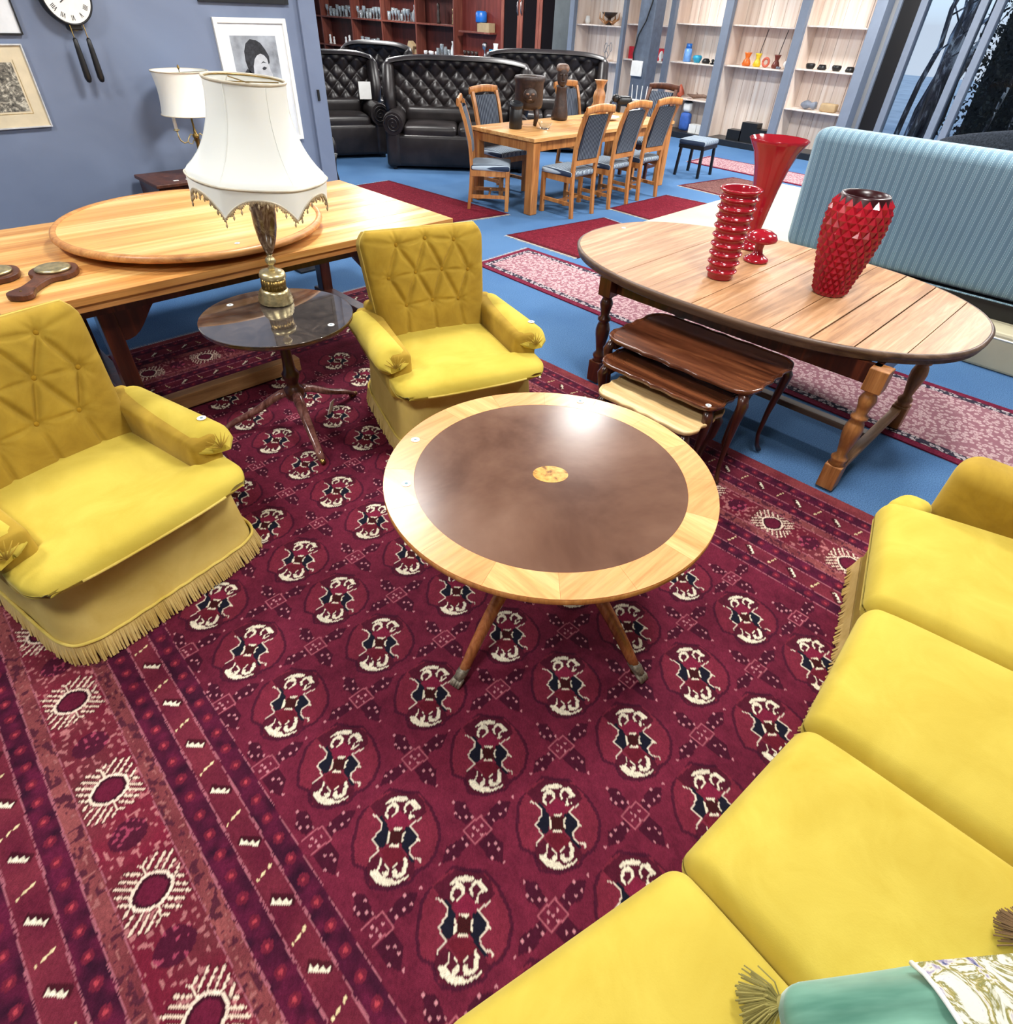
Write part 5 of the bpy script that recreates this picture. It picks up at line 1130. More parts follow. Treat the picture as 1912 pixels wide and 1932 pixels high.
def dchair(label,loc,rz,wm=None,first=True):
    """sitter faces -y"""
    wm=wm or MT['din']; t=thing('dining_chair',label,'chair',loc,rz,'dining chairs around the oak dining table')
    H=1.09
    for s in (-1,1):
        obj('front_leg',M().box(s*.21-.022,s*.21+.022,-.22,-.176,0,.42),wm,t,bevel=.004)
        P=[(s*.19,.25,0),(s*.19,.225,.25),(s*.19,.215,.45),(s*.2,.235,.7),(s*.205,.29,.9),(s*.205,.345,H-.05)]
        m=M()
        for a,b in zip(P[:-1],P[1:]): m.bar(a,(b[0],b[1],b[2]+.004),.042,.034)
        obj('back_post',m,wm,t)
        obj('side_stretcher',M().box(s*.20-.012,s*.20+.012,-.19,.225,.13,.165),wm,t)
        obj('seat_rail',M().box(s*.205-.012,s*.205+.012,-.2,.22,.36,.42),wm,t)
    obj('seat_rail',M().box(-.2,.2,-.215,-.19,.36,.42),wm,t); obj('cross_stretcher',M().box(-.2,.2,.0,.022,.135,.16),wm,t)
    cr=M()
    def crest(u,v):
        x=-.235+.47*u; k=math.cos((u-.5)*PI); a=2*PI*v; return (x,.352+.015*math.cos(a)+.01*(1-k),H-.035+.02*k+.038*math.copysign(abs(math.sin(a))**.6,math.sin(a)))
    cr.grid(lambda u,v:crest(v,u),12,14,wrap=True); cr.add([crest(0,k/12) for k in range(12)],[tuple(range(12))]); cr.add([crest(1,k/12) for k in range(12)],[tuple(range(11,-1,-1))])
    obj('crest_rail',cr,wm,t,smooth=True); obj('lower_back_rail',M().bar((-.19,.225,.56),(.19,.225,.56),.03,.05),wm,t)
    def bp(u,v):
        z=.59+.42*v; y=.228+.10*v**1.5; return (-.165+.33*u,y-.018-.012*math.sin(PI*u),z)
    def bb(u,v):
        z=.59+.42*v; y=.228+.10*v**1.5; return (.165-.33*u,y+.016,z)
    obj('back_pad',M().grid(bp,10,10).grid(bb,10,10).add([bp(0,0),bp(0,1),bb(1,1),bb(1,0)],[(0,1,2,3)]).add([bp(1,0),bp(1,1),bb(0,1),bb(0,0)],[(3,2,1,0)]),MT['pinb'],t,smooth=False)
    obj('seat_pad',M().soft((0,-.0,.445),(.46,.45,.06),.025,6,3,lambda u,v,w,q:(q[0]*(1-.04*v),q[1],q[2]+(.015*(1-u*u)*(1-v*v) if w>0 else 0))),MT['pin'],t,smooth=True)
    return t
c0=dchair('oak dining chair at the left end of the dining table, turned sideways to the camera',(5.43,5.70,0),math.radians(44))
dup(c0,(6.0,4.99,0),PI,'oak dining chair on the near side of the dining table, first from the left')
dup(c0,(6.70,5.0,0),PI+.03,'oak dining chair on the near side of the dining table, middle of three')
dup(c0,(7.38,5.03,0),PI-.04,'oak dining chair on the near side of the dining table, farthest right of three')
dup(c0,(6.12,6.22,0),0.02,'oak dining chair on the far side of the table behind the carved pot')
dup(c0,(7.70,6.25,0),-.03,'oak dining chair on the far side of the table beside the orange carved vase')
dchair('darker brown dining chair at the right-hand end of the dining table',(8.50,5.72,0),-PI/2+.1,MT['din_dk'])
t=thing('stool','dark four-legged stool with striped pad beside the right end of the dining table','stool',(9.25,5.25,0),.1)
obj('seat_pad',M().soft((0,0,.44),(.48,.42,.07),.03,5,3),MT['pin'],t,smooth=True); obj('frame',M().box(-.23,.23,-.2,.2,.36,.41),MT['black'],t)
for x in (-.2,.2):
    for y in (-.17,.17): obj('leg',M().bar((x*1.1,y*1.1,0),(x,y,.38),.035),MT['black'],t)
# ornaments on the dining table
ZD=DZ+.001
MT['carved']=plain('dark_carved_wood',(52,36,30),.45,var=.35,ns=30,bump=.3); MT['carved_lt']=plain('rubbed_carved_wood',(120,92,76),.5,var=.3,ns=30)
t=thing('carved_pot','dark carved wooden pot on legs with a round face relief on the dining table','ornament',(6.14,5.82,ZD),math.radians(-42))
obj('bowl',M().lathe([(.10,.16),(.15,.18),(.165,.22),(.165,.42),(.175,.44),(.18,.47),(.165,.485),(.15,.47),(.15,.25),(.01,.22)],32),MT['carved'],t,smooth=True)
for a in (.7,2.3,3.9,5.4): obj('leg',M().tube([(.12*math.cos(a),.12*math.sin(a),.18),(.15*math.cos(a),.15*math.sin(a),.10),(.12*math.cos(a),.12*math.sin(a),.012)],[.03,.028,.02],8),MT['carved'],t,smooth=True)
f=obj('face_relief',M().lathe([(.075,0),(.07,.012),(.02,.022),(.001,.024)],28).xf(T(0,-.158,.31,0,PI/2)@Matrix.Diagonal((1.1,1,1,1))),MT['carved'],t,smooth=True)
fe=M()
for s in (-1,1):
    fe.lathe([(.019,0),(.014,.010),(.001,.013)],16).xf(Matrix.Identity(4)) if False else fe.join(M().lathe([(.019,0),(.014,.010),(.001,.013)],16),T(s*.03,-.178,.325,0,PI/2)@Matrix.Diagonal((1.1,.6,1,1)))
fe.join(M().lathe([(.012,0),(.008,.02),(.001,.024)],12),T(0,-.18,.30,0,PI/2)); fe.join(M().lathe([(.022,0),(.012,.01),(.001,.012)],12),T(0,-.176,.272,0,PI/2)@Matrix.Diagonal((1,.5,1,1)))
obj('eyes_nose_mouth',fe,MT['carved_lt'],f,smooth=True)
t=thing('black_canister','black cylindrical canister with angled lid on the dining table','canister',(5.83,5.72,ZD)); obj('body',M().lathe([(.07,0),(.075,.01),(.075,.2),(.07,.205)],28),MT['black'],t,smooth=True); obj('lid',M().lathe([(.08,0),(.08,.03),(.05,.045)],28),MT['blkframe'],t,loc=(0,0,.215),rot=(.25,-.15,0))
t=thing('glass_bowl','small cut glass bowl between the black canister and the carved pot','bowl',(6.10,5.50,ZD)); obj('body',M().lathe([(.03,0),(.05,.01),(.085,.07),(.08,.07),(.045,.02),(.001,.014)],20),MT['glass'],t)
t=thing('wooden_bust','tall dark carved wooden head sculpture standing on the dining table','sculpture',(6.86,5.95,ZD),math.radians(-40))
obj('trunk',M().lathe([(.10,0),(.105,.04),(.085,.14),(.07,.25),(.06,.33),(.07,.36)],14,wob=lambda a,z:1+.08*math.sin(3*a+z*9)),MT['carved'],t,smooth=True)
h=obj('head',M().soft((0,0,.45),(.13,.16,.22),.06,6,5,lambda u,v,w,q:(q[0]*(1-.25*max(0,-w)),q[1]-.015*max(0,-w),q[2])),MT['carved'],t,smooth=True)
obj('face',M().soft((0,-.085,.45),(.03,.04,.07),.014,3,3).join(M().soft((0,-.08,.40),(.05,.03,.018),.008,3,2)).join(M().soft((-.03,-.08,.475),(.03,.02,.015),.007,3,2)).join(M().soft((.03,-.08,.475),(.03,.02,.015),.007,3,2)),MT['carved'],h,smooth=True)
obj('hair_cap',M().soft((0,.01,.53),(.15,.17,.09),.044,4,4),MT['carved_lt'],h,smooth=True)
MT['orangewood']=wood('orange_carved_wood',(120,76,44),(176,122,74),(206,158,106),'Z',.4,2)
t=thing('wood_vase','orange-brown carved wooden vase with flared mouth on the dining table','vase',(7.9,6.15,ZD))
obj('body',M().lathe([(.11,0),(.12,.02),(.10,.07),(.075,.12),(.085,.18),(.075,.23),(.05,.27),(.055,.31),(.085,.36),(.09,.37),(.06,.35)],24,wob=lambda a,z:1+.05*math.sin(5*a+14*z)),MT['orangewood'],t,smooth=True)
t=thing('elephant_figure','small black carved elephant figure behind the orange wooden vase','figure',(8.28,6.0,ZD),-.6)
obj('body',M().soft((0,0,.13),(.22,.12,.12),.055,5,5),MT['black'],t,smooth=True); obj('head',M().soft((-.13,0,.16),(.1,.09,.1),.045,4,4),MT['black'],t,smooth=True); obj('trunk',M().tube([(-.17,0,.15),(-.20,0,.09),(-.19,0,.03)],[.02,.015,.01],8),MT['black'],t,smooth=True)
for x in (-.07,.07):
    for y in (-.035,.035): obj('leg',M().lathe([(.02,0),(.02,.1)],10,(x,y)),MT['black'],t)
t=thing('white_dish','shallow white dish at the near edge of the dining table','dish',(7.45,5.60,ZD)); obj('body',M().lathe([(.05,0),(.13,.04),(.125,.042),(.05,.012),(.001,.01)],28),MT['white'],t,smooth=True)
t=thing('small_red_bowl','small dark red bowl beside the orange wooden vase','bowl',(7.15,5.72,ZD)); obj('body',M().lathe([(.03,0),(.08,.03),(.075,.032),(.03,.008),(.001,.006)],24),MT['red_in'],t,smooth=True)
t=thing('white_bowl','white serving bowl at the right end of the dining table','bowl',(8.05,5.62,ZD)); obj('body',M().lathe([(.05,0),(.12,.07),(.115,.07),(.05,.012),(.001,.01)],28),MT['white'],t,smooth=True)
# ------------------------------------------------------------------ buttoned leather sofas
def lattice(u,v,nu,nv):
    a=math.sin(PI*(u*nu+v*nv)); b=math.sin(PI*(u*nu-v*nv)); return (abs(a)*abs(b))**.42
def chesterfield(name,label,cat,loc,rz,W,seats,H=1.2,D=.95,grp='dark buttoned leather suite'):
    """faces -y; origin front centre on floor"""
    t=thing(name,label,cat,loc,rz,grp); L=MT['leather']; hw=W/2; aw=.26
    obj('base',M().soft((0,D*.5,.24),(W-.10,D-.06,.40),.05,8,3),L,t,smooth=True)
    for s in (-1,1):
        def arm(u,v,s=s):
            a=2*PI*u; r=.135+.012*math.sin(PI*min(1,v*4)); return (s*(hw-.14)+r*math.cos(a),.0+v*(D-.12),.56+r*math.sin(a))
        A=M().grid(arm,24,10,wrap=True); A.add([arm(k/24,0) for k in range(24)],[tuple(range(24))]); A.add([arm(k/24,1) for k in range(24)],[tuple(range(23,-1,-1))])
        o=obj('armrest',A,L,t,smooth=True)
        obj('arm_panel',M().soft((s*(hw-.12),D*.46,.29),(.2,D-.10,.5),.05,5,4),L,o,smooth=True)
        sc=M(); pth=[]
        for k in range(40):
            a=k*.38; r=.115*(1-k/44); pth.append((s*(hw-.14)+s*r*math.cos(a),-.012,.56+r*math.sin(a)))
        sc.tube(pth,.008,5); obj('scroll_front',sc,L,o,smooth=True)
    sw=(W-2*aw)/seats
    for k in range(seats): obj('seat_cushion',M().soft((-hw+aw+sw*(k+.5),D*.40-.02,.45),(sw-.01,.62,.18),.06,8,5,lambda u,v,w,q:(q[0],q[1],q[2]+(.03*(1-u*u)*(1-v*v) if w>0 else 0))),L,t,smooth=True)
    obj('lumbar_roll',M().soft((0,D*.72,.60),(W-2*aw,.16,.22),.075,10,5),L,t,smooth=True)
    nu=max(4,round(W*4.2)); nv=3
    def back(u,v):
        x=(u*2-1)*(hw-.06-.06*(1-v)); ed=(1-abs(2*u-1)**8); arch=.0-.06*abs(2*u-1)**4
        z=.60+(H-.66+arch)*v; y=D*.74+.10*v; d=.02+.05*lattice(u,v,nu,nv)*ed*(1 if v<.93 else (1-v)/.07)
        roll=.10*max(0,(v-.72)/.28)**2; return (x,y-d-roll,z)
    B=M().grid(back,int(nu*14)+1,70)
    def top(u,v):
        x=(u*2-1)*(hw-.06); arch=-.06*abs(2*u-1)**4; a=PI*.9-PI*1.5*v; cy=D*.86; return (x,cy-.02+.115*math.cos(a)*1.0-.05,H-.07+arch+.075*math.sin(a))
    B.grid(top,int(nu*8)+1,12)
    B.grid(lambda u,v:((1-2*u)*(hw-.08),D*.86+.06,.1+(H-.22)*v),6,6)
    for s in (-1,1):
        B.grid((lambda s:(lambda u,v:(s*(hw-.07),D*.70+u*.24,.5+(H-.60)*v)))(s),4,4)
    obj('backrest',B,L,t,smooth=True)
    for s in (-1,1):
        w_=M().tube([(s*(hw-.08),D*.5,.66),(s*(hw-.05),D*.62,.85),(s*(hw-.05),D*.72,H-.16),(s*(hw-.07),D*.8,H-.10)],[.07,.09,.085,.06],12); obj('wing',w_,L,t,smooth=True)
    for x in (-hw+.12,hw-.12): obj('foot',M().lathe([(.03,0),(.035,.05)],12,(x,.08)),MT['black'],t)
    return t
wv=Vector((.74,-.67,0)).normalized(); ang=math.atan2(wv.y,wv.x)
cpos=Vector((5.62,8.08,0))+wv*1.02
chesterfield('leather_sofa','dark brown buttoned leather two-seat sofa facing the camera behind the dining table','sofa',tuple(cpos),ang,2.05,2,1.3)
chesterfield('leather_armchair','dark buttoned leather armchair between the blue-grey wall end and the leather sofa','armchair',(5.58,9.0,0),math.radians(-22),1.36,1,1.28)
chesterfield('leather_armchair','dark buttoned leather armchair partly hidden behind the leather sofa, near the shelves','armchair',(7.0,10.6,0),math.radians(-60),1.3,1,1.32)
chesterfield('leather_sofa','dark buttoned leather sofa in the background right of the other sofa','sofa',(8.55,7.75,0),math.radians(-46),2.0,2,1.34)
o=obj('white_label_card',M().box(-.09,.09,-.004,.004,0,.22),MT['white']); o.location=(6.18,9.28,.70); o.rotation_euler=(-.2,0,-.5); tag(o,'white price card standing on the arm between the two leather armchairs','price card')
# ------------------------------------------------------------------ dark red-brown shelf unit
MT['cab']=wood('red_mahogany_shelving',(44,14,12),(68,24,20),(90,36,30),'Z',.4,1.2); MT['cab_lt']=wood('shelf_edge_wood',(96,48,40),(122,64,52),(144,84,68),'Z',.4,1.2)
SX=12.30
t=thing('shelf_unit','tall red-brown open shelf unit full of glassware along the back wall','shelf unit',(SX,17.0,0))
divs=[3.6,1.72,.30,-1.20,-2.70]; divs=[20.35-17,18.74-17,17.28-17,15.78-17,14.28-17]; divs=[21.3-17]+divs
zsh=[.10,.80,1.46,2.12,2.75]
obj('back_panel',M().box(.26,.29,divs[-1],divs[0],0,2.8),MT['cab'],t)
for d in divs: obj('divider',M().box(-.05,.26,d-.022,d+.022,0,2.8),MT['cab_lt'],t,bevel=.003)
for a_,b_ in zip(divs[:-1],divs[1:]):
    for z in zsh: obj('shelf',M().box(-.05,.26,b_+.022,a_-.022,z-.035,z),MT['cab_lt'],t,bevel=.003)
t=thing('wall_niche_unit','red-brown panelled recess with one short shelf beside the shelf unit','shelf unit',(SX,13.47,0))
obj('back_panel',M().box(.22,.29,-.78,.78,0,2.8),wood('recess_panel',(88,34,30),(112,46,40),(130,58,50),'Z',.4,1),t); obj('shelf',M().box(-.02,.22,-.45,.66,1.335,1.37),MT['cab_lt'],t,bevel=.003); obj('counter',M().box(-.05,.22,-.76,.76,.86,.90),MT['cab_lt'],t,bevel=.003); obj('cupboard',M().box(-.02,.22,-.74,.74,0,.86),MT['cab'],t)
t=thing('glazed_cabinet','dark cabinet with three glazed doors and curved silver handles by the grey pier','cabinet',(SX,11.78,0))
m=Mat('dark_cabinet_glass',.08,0,.6); m.base((18,14,16)); MT['dglass']=m.m
obj('carcass',M().box(.05,.29,-.92,.90,0,2.8),MT['cab'],t)
for k,(a_,b_) in enumerate([(.88,.28),(.27,-.30),(-.31,-.90)]):
    d=obj('door',M().box(.0,.05,b_,b_+.08,.86,2.7).box(.0,.05,a_-.08,a_,.86,2.7).box(.0,.05,b_+.08,a_-.08,.86,.95).box(.0,.05,b_+.08,a_-.08,2.6,2.7),MT['cab_lt'],t)
    obj('door_pane',M().box(.02,.03,b_+.08,a_-.08,.95,2.6),MT['dglass'],d)
    hy=(b_+.05) if k!=1 else (a_-.05)
    obj('handle',M().tube([(-.005,hy,1.72),(-.045,hy,1.78),(-.045,hy,1.92),(-.005,hy,1.98)],.012,8),MT['steel'],d,smooth=True)
    obj('lower_door',M().box(.0,.05,b_,a_,.08,.84),MT['cab'],t,bevel=.004)
    obj('shelf_edge',M().box(.031,.05,b_+.08,a_-.08,1.60,1.62),MT['cab_lt'],t)
# glassware and bric-a-brac on the dark shelves
rr=random.Random(21)
m=Mat('pressed_glass',.06,0,.8); m.b.inputs['Transmission Weight'].default_value=.75; m.base((226,236,240)); m.b.inputs['IOR'].default_value=1.35; MT['pglass']=m.m
GL=[[(.028,0),(.03,.004),(.006,.012),(.005,.07),(.02,.09),(.036,.13),(.034,.17),(.032,.17),(.03,.13),(.003,.09)],
    [(.03,0),(.034,.006),(.038,.12),(.035,.12),(.031,.01),(.001,.008)],
    [(.045,0),(.05,.01),(.07,.06),(.05,.12),(.02,.16),(.024,.21),(.02,.21),(.015,.165),(.001,.12)],
    [(.03,0),(.07,.03),(.095,.07),(.09,.07),(.04,.02),(.001,.015)]]
gms=[]
for k,p in enumerate(GL):
    me=M().lathe(p,14,cap=False); o=obj('tmp',me,MT['pglass'],smooth=True); gms.append(o.data); bpy.data.objects.remove(o)
def glass(y,z,kind,grp,label,x=None,s=1.0):
    o=bpy.data.objects.new(['wine_glass','tumbler','glass_decanter','glass_bowl'][kind],gms[kind]); COL.objects.link(o); o.location=(x if x else SX+rr.uniform(.0,.16),y,z+.001); o.scale=(s,s,s*1.15)
    tag(o,label,['glass','glass','decanter','bowl'][kind],grp)
def fill(y0,y1,z,kinds,n,grp,label,s=1.25):
    w_=(y1-y0)/n
    for k in range(n):
        for row in range(2):
            kd=rr.choice(kinds); glass(y0+w_*(k+.5)+rr.uniform(-.01,.01),z,kd,grp,label,SX+.05+.13*row,s*rr.uniform(.85,1.1) if kd!=3 else s*.8)
fill(18.85,20.2,1.46,[0,1,0],8,'glasses in the upper left shelf cell','clear drinking glass in the upper shelf cell next to the wall end')
fill(17.40,18.6,1.46,[0,1,0],8,'glasses in the second upper shelf cell','clear glassware in the second cell of the upper shelf')
fill(16.15,17.1,1.46,[1,0,0],7,'glasses in the third upper shelf cell','clear tall glassware in the third cell of the upper shelf')
glass(15.95,1.46,2,None,'clear glass decanter at the right end of the third upper shelf cell',SX+.08,1.4)
fill(17.45,18.5,.80,[0,1],7,'glasses in the middle shelf row','clear glass in the lower shelf row above the wing armchair')
fill(14.5,15.1,.80,[1,1,0],4,'glasses in the cell left of the recess','clear glass in the lower shelf cell left of the recess')
def item(name,label,cat,loc,mesh,mat,smooth=True,rz=0,grp=None):
    o=obj(name,mesh,mat,smooth=smooth); o.location=loc; o.rotation_euler=(0,0,rz); return tag(o,label,cat,grp)
MT['cardboard']=plain('cardboard',(170,146,110),.8,var=.06); MT['bluep']=plain('blue_plastic',(30,104,190),.35); MT['cyan']=plain('cyan_glaze',(40,160,200),.3)
fig=[(.04,0),(.05,.02),(.03,.06),(.04,.12),(.03,.18),(.022,.2),(.034,.23),(.03,.27),(.005,.29)]
item('figurine','dark slim figurine in the upper right shelf cell','figurine',(SX+.08,15.0,1.461),M().lathe([(r*1.2,z*1.4) for r,z in fig],14),MT['carved'])
item('figurine','brown and white figurine at the right of the upper shelf cell','figurine',(SX+.08,14.42,1.461),M().lathe([(r,z*1.1) for r,z in fig],14),MT['brass_lt'])
for k,(y,s) in enumerate([(20.15,1),(19.95,.8),(19.3,.9),(19.1,1.1)]): item('china_figure','pale china figure in the lower shelf cell beside the wall end','figurine',(SX+.06,y,.801),M().lathe([(r*s,z*s*.8) for r,z in fig],14),MT['white'],grp='china figures by the wall end')
for k,(y,s) in enumerate([(17.0,1),(16.75,.8),(16.55,.9)]): item('brass_goblet','small brass goblet in the lower shelf cell behind the sofa','goblet',(SX+.06,y,.801),M().lathe([(.04*s,0),(.01,.02),(.01,.07),(.05*s,.1),(.055*s,.16)],14),MT['brass'],grp='brass goblets')
item('cream_carton','tilted cream carton in the lower shelf cell above the sofa','box',(SX+.06,16.12,.935),M().cbox((0,0,0),(.16,.22,.18)).xf(T(0,0,0,0,.5)),MT['cardboard'],False)
item('cream_carton','flat cardboard box leaning in the lower shelf cell','box',(SX+.12,15.95,.80),M().box(-.08,.08,-.14,.14,0,.10),MT['cardboard'],False)
for k in range(4): item('white_cup','small white cup in the lower shelf cell above the sofa back','cup',(SX+.02+.05*(k%2),15.5-.13*k,.801),M().lathe([(.03,0),(.05,.06),(.045,.10),(.04,.10),(.03,.02),(.001,.015)],14),MT['white'],grp='white cups above the sofa')
item('white_vase','white vase at the right end of the lower shelf cells','vase',(SX+.05,14.42,.801),M().lathe([(.05,0),(.07,.1),(.05,.22),(.025,.28),(.045,.34)],16),MT['white'])
item('cardboard_carton','small cardboard carton on the short recess shelf','box',(SX+.08,13.25,1.371),M().box(-.1,.1,-.2,.2,0,.17),MT['cardboard'],False)
item('blue_tin','bright blue canister standing on the cardboard carton','canister',(SX+.08,13.42,1.542),M().lathe([(.12,0),(.135,.02),(.135,.18),(.1,.21)],24),MT['bluep'])
item('silver_trophy','silver and white trophy on the recess counter','trophy',(SX+.05,13.25,.901),M().lathe([(.06,0),(.02,.04),(.02,.12),(.06,.16),(.07,.24),(.03,.28)],18),MT['steel'])
item('picture_card','small pale blue framed card on the recess counter','picture',(SX+.05,12.98,.901),M().box(-.01,.01,-.11,.11,0,.16),MT['cyan'],False)
for k in range(4): item('dark_mug','small dark mug on the recess counter behind the sofa back','mug',(SX+.03,13.95-.14*k,.901),M().lathe([(.04,0),(.045,.09),(.04,.09),(.03,.01)],14),MT['carved'],grp='dark mugs on the recess counter')
item('white_jug','pale jug at the right side of the recess','jug',(SX+.0,12.82,1.0),M().lathe([(.05,0),(.08,.1),(.05,.2),(.06,.28)],16),MT['white']).location.z=.901
# ------------------------------------------------------------------ things in the pale display niches
NX=12.30
def onshelf(*a,**k): return item(*a,**k)
m_=M().lathe([(.05,0),(.03,.03),(.03,.08),(.10,.12),(.13,.15),(.12,.15),(.03,.09)],18)
t=thing('horned_stand','brown carved stand with four curled horns on the top left niche shelf','ornament',(NX,9.55,1.641))
obj('base',M().lathe([(.07,0),(.05,.02),(.03,.06),(.035,.1)],16),MT['carved'],t,smooth=True)
for a in (0,1.57,3.14,4.71): obj('horn',M().tube([(.02*math.cos(a),.02*math.sin(a),.06),(.1*math.cos(a),.1*math.sin(a),.03),(.2*math.cos(a),.24*math.sin(a),.10),(.17*math.cos(a),.25*math.sin(a),.2)],[.022,.022,.018,.006],8),MT['orangewood'],t,smooth=True)
obj('dish',M().lathe([(.03,.1),(.12,.15),(.16,.2),(.15,.2),(.03,.12)],20),MT['carved'],t,smooth=True)
item('cream_pot','small cream pot at the left end of the top niche shelf','pot',(NX,10.1,1.641),M().lathe([(.04,0),(.055,.05),(.04,.12),(.03,.13)],16),MT['white'])
t=thing('wire_sculpture','looping silver wire sculpture in the first pale niche','sculpture',(NX,9.5,1.1))
w_=M()
for k,(cy,cz,r) in enumerate([(0,.12,.10),(.06,.18,.08),(-.07,.2,.07),(.02,.07,.06)]): w_.tube([(0.02*math.sin(a+k),cy+r*.6*math.cos(a),cz+r*math.sin(a)) for a in [q*PI/10 for q in range(21)]],.006,6)
obj('loops',w_,MT['steel'],t,smooth=True); obj('foot',M().box(-.08,.08,-.12,.12,-.03,0),MT['lam'],t,bevel=.004)
obj('bracket_shelf',M().box(-.1,.23,-.4,.4,-.052,-.03),MT['lam'],t)
MT['redbox']=plain('red_card',(190,24,44),.5)
item('red_box','flat red box left of the grey-blue column on the niche shelf','box',(NX,8.78,1.151),M().box(-.06,.06,-.18,.14,0,.19),MT['redbox'],False)
item('red_box','wide red box right of the grey-blue column with a white figure before it','box',(NX+.06,8.14,1.151),M().box(-.06,.06,-.12,.24,0,.19),MT['redbox'],False)
item('white_figure','small white bird figure in front of the red box','figure',(NX-.1,8.12,1.151),M().lathe([(.05,0),(.02,.02),(.05,.08),(.03,.14),(.01,.16)],14),MT['white'])
t=thing('blue_bottle','tall pale blue bottle with dark blue cap in the middle niche','bottle',(NX,7.6,1.181)); obj('body',M().lathe([(.07,0),(.075,.01),(.07,.19),(.05,.2)],18),plain('bottle_blue',(110,160,224),.25),t,smooth=True); obj('cap',M().lathe([(.05,.2),(.055,.21),(.05,.27)],18),MT['bluep'],t,smooth=True)
item('turquoise_bowl','small turquoise bowl next to the blue bottle','bowl',(NX,7.38,1.181),M().lathe([(.05,0),(.08,.05),(.085,.09),(.06,.11),(.03,.1)],18),MT['cyan'])
for y,l in ((7.19,'small black pot beside the turquoise bowl'),(6.99,'flat black tray in the middle niche')): item('black_pot',l,'pot',(NX,y,1.181),M().lathe([(.06,0),(.08,.03),(.05,.07),(.03,.075)] if y>7.1 else [(.08,0),(.1,.01),(.1,.02)],16),MT['black'])
t=thing('framed_photo','small white-framed black and white picture standing in the middle niche','picture',(NX+.05,6.98,1.181),rot=(0,-.12,0)); obj('frame',M().box(-.01,.01,-.19,.02,0,.26),MT['white'],t,bevel=.003); obj('print',M().box(-.013,-.010,-.13,-.05,.05,.17),MT['black'],t)
for k,y in enumerate((6.98,6.93)): item('dark_ornament','tiny dark ornament at the right end of the middle niche shelf','ornament',(NX-.12,y,1.181),M().lathe([(.03,0),(.015,.03),(.03,.06),(.01,.08)],12),MT['black'],grp='tiny dark ornaments')
def stickvase(label,y,mat,s=1,stick=True):
    t=thing('bud_vase',label,'vase',(NX,y,1.201)); obj('body',M().lathe([(.055*s,0),(.07*s,.03),(.05*s,.08),(.03*s,.11),(.05*s,.17),(.06*s,.19),(.04*s,.19)],18),mat,t,smooth=True)
    if stick: obj('stick',M().tube([(0,0,.1),(.02,-.02,.3),(.02,-.06,.52)],.006,6),MT['black'],t)
MT['orange']=plain('orange_glaze',(214,104,28),.3); MT['yellowg']=plain('yellow_glaze',(222,190,40),.3); MT['russet']=plain('russet_glaze',(110,44,30),.35); MT['coral']=plain('coral_glaze',(196,96,72),.4)
stickvase('orange waisted vase in the fourth niche',6.38,MT['orange'],1.1,False); stickvase('yellow and black vase holding a long stick in the fourth niche',6.18,MT['yellowg']); stickvase('dark russet vase with a thin stick in the fourth niche',5.83,MT['russet'])
item('coral_ring','round coral pink ring ornament between the yellow and russet vases','ornament',(NX,6.02,1.201),M().tube([(0,.055*math.cos(a*PI/12),.075+.055*math.sin(a*PI/12)) for a in range(25)],.02,8),MT['coral'])
item('white_shell','white shell at the right end of the fourth niche shelf','shell',(NX,5.63,1.201),M().soft((0,0,.07),(.1,.14,.13),.06,3,3),MT['white'])
for y in (5.74,5.70): item('pebble','small grey pebble in the fourth niche','pebble',(NX-.1,y,1.201),M().soft((0,0,.02),(.05,.04,.04),.019,2,3),MT['grey'],grp='grey pebbles')
for k,y in enumerate((5.22,5.02,4.78,4.56)): item('black_pot',['first','second','third','last'][k]+' from the left of four small black pots in the right-hand niche','pot',(NX,y,1.241),M().lathe([(.05,0),(.07,.03),(.075,.06),(.06,.075),(.03,.07)] if k%2==0 else [(.06,0),(.075,.02),(.05,.07)],16),MT['black'])
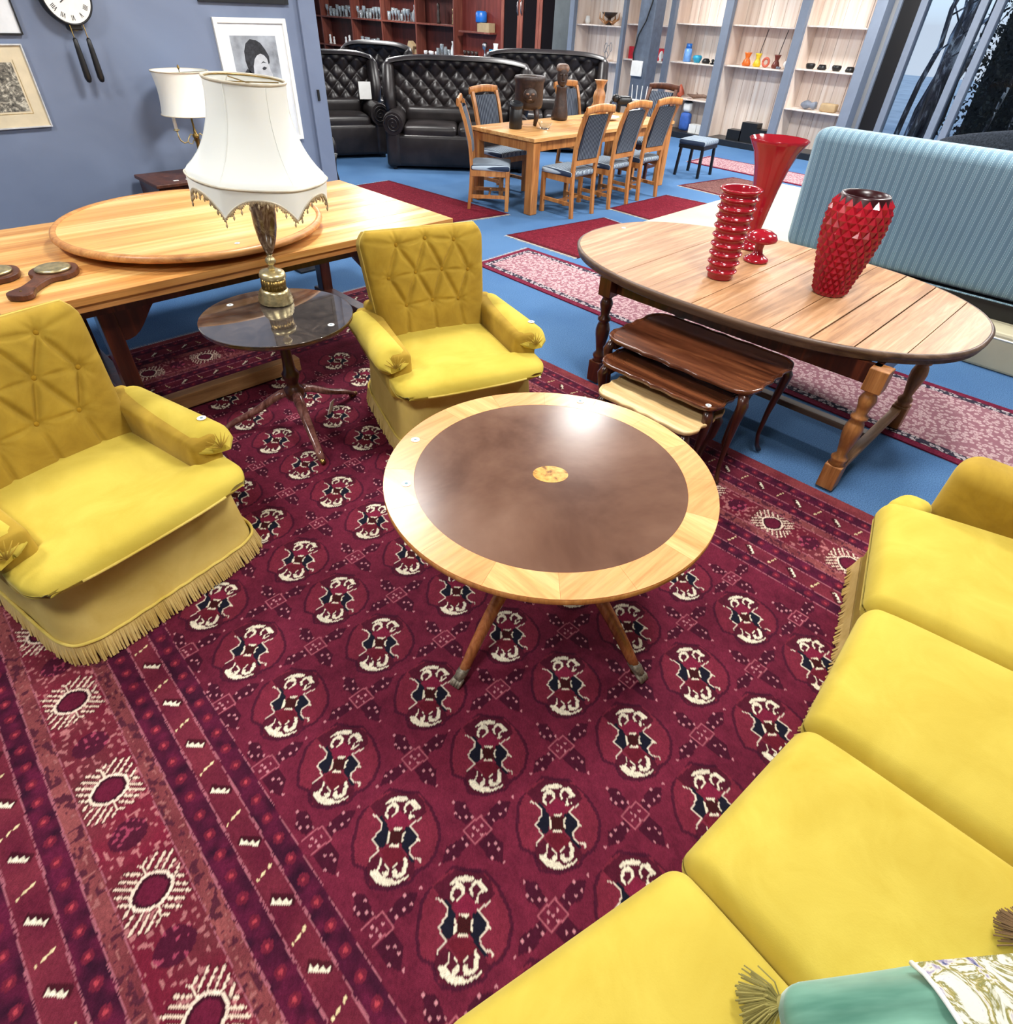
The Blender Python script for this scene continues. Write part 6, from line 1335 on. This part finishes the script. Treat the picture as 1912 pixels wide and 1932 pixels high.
item('grey_rock','rough grey rock on the lower shelf of the right-hand niche','rock',(NX,5.05,.708),M().soft((0,0,.05),(.14,.26,.10),.045,4,3,lambda u,v,w,q:(q[0],q[1],q[2]*(1+.3*math.sin(5*v)))),MT['grey'])
item('straw_box','beige woven box beside the grey rock','box',(NX,4.70,.691),M().soft((0,0,.06),(.16,.26,.12),.03,3,2),MT['cardboard'])
item('driftwood','feathery brown driftwood on the lower shelf of the middle niche','driftwood',(NX,7.2,.638),M().tube([(0,-.3,.03),(.02,-.1,.05),(0,.1,.03),(.01,.25,.05)],[.01,.03,.035,.01],8).tube([(0,0,.04),(0,.05,.1)],[.015,.004],6),MT['carved_lt'])
item('spiky_shell','spiky orange seashell at the left of the lower middle shelf','shell',(NX,7.62,.631),M().lathe([(.02,0),(.07,.05),(.05,.12),(.01,.2)],12,wob=lambda a,z:1+.3*math.cos(6*a)),MT['coral'])
t=thing('toy_figure','blue and white figure standing at the bottom of the middle niche','figure',(NX-.05,7.35,.101)); obj('body',M().soft((0,0,.16),(.14,.22,.3),.06,4,3),plain('denim_blue',(50,92,170),.6),t,smooth=True); obj('head',M().soft((0,0,.40),(.13,.17,.17),.06,4,4),MT['white'],t,smooth=True); obj('hat',M().lathe([(.1,.47),(.06,.49),(.05,.53)],14),MT['black'],t)
for k,(y,wd) in enumerate([(7.12,.16),(6.98,.1)]): item('floor_box',['white and green carton at the bottom of the middle niche','small black and white carton beside the niche divider'][k],'box',(NX-.05,y,.101),M().box(-.08,.08,-wd/2,wd/2,0,.14),MT['white'],False)
for k,(y,wd,h) in enumerate([(6.22,.28,.16),(5.95,.30,.30),(5.68,.24,.22)]): item('black_case',['left low','middle taller','right'][k]+' black case on the floor of the fourth niche','case',(NX-.05,y,.101),M().box(-.1,.1,-wd/2,wd/2,0,h),MT['black'],False)
t=thing('fork_rack','small white rack with upright prongs beside the grey-blue column','rack',(9.9,6.85,0)); obj('post',M().lathe([(.12,0),(.02,.02),(.015,.75)],12),MT['white'],t); q=M().bar((0,-.2,.75),(0,.2,.75),.02)
for k in range(5): q.bar((0,-.18+.09*k,.75),(0,-.2+.1*k,.95),.01)
obj('prongs',q,MT['white'],t)
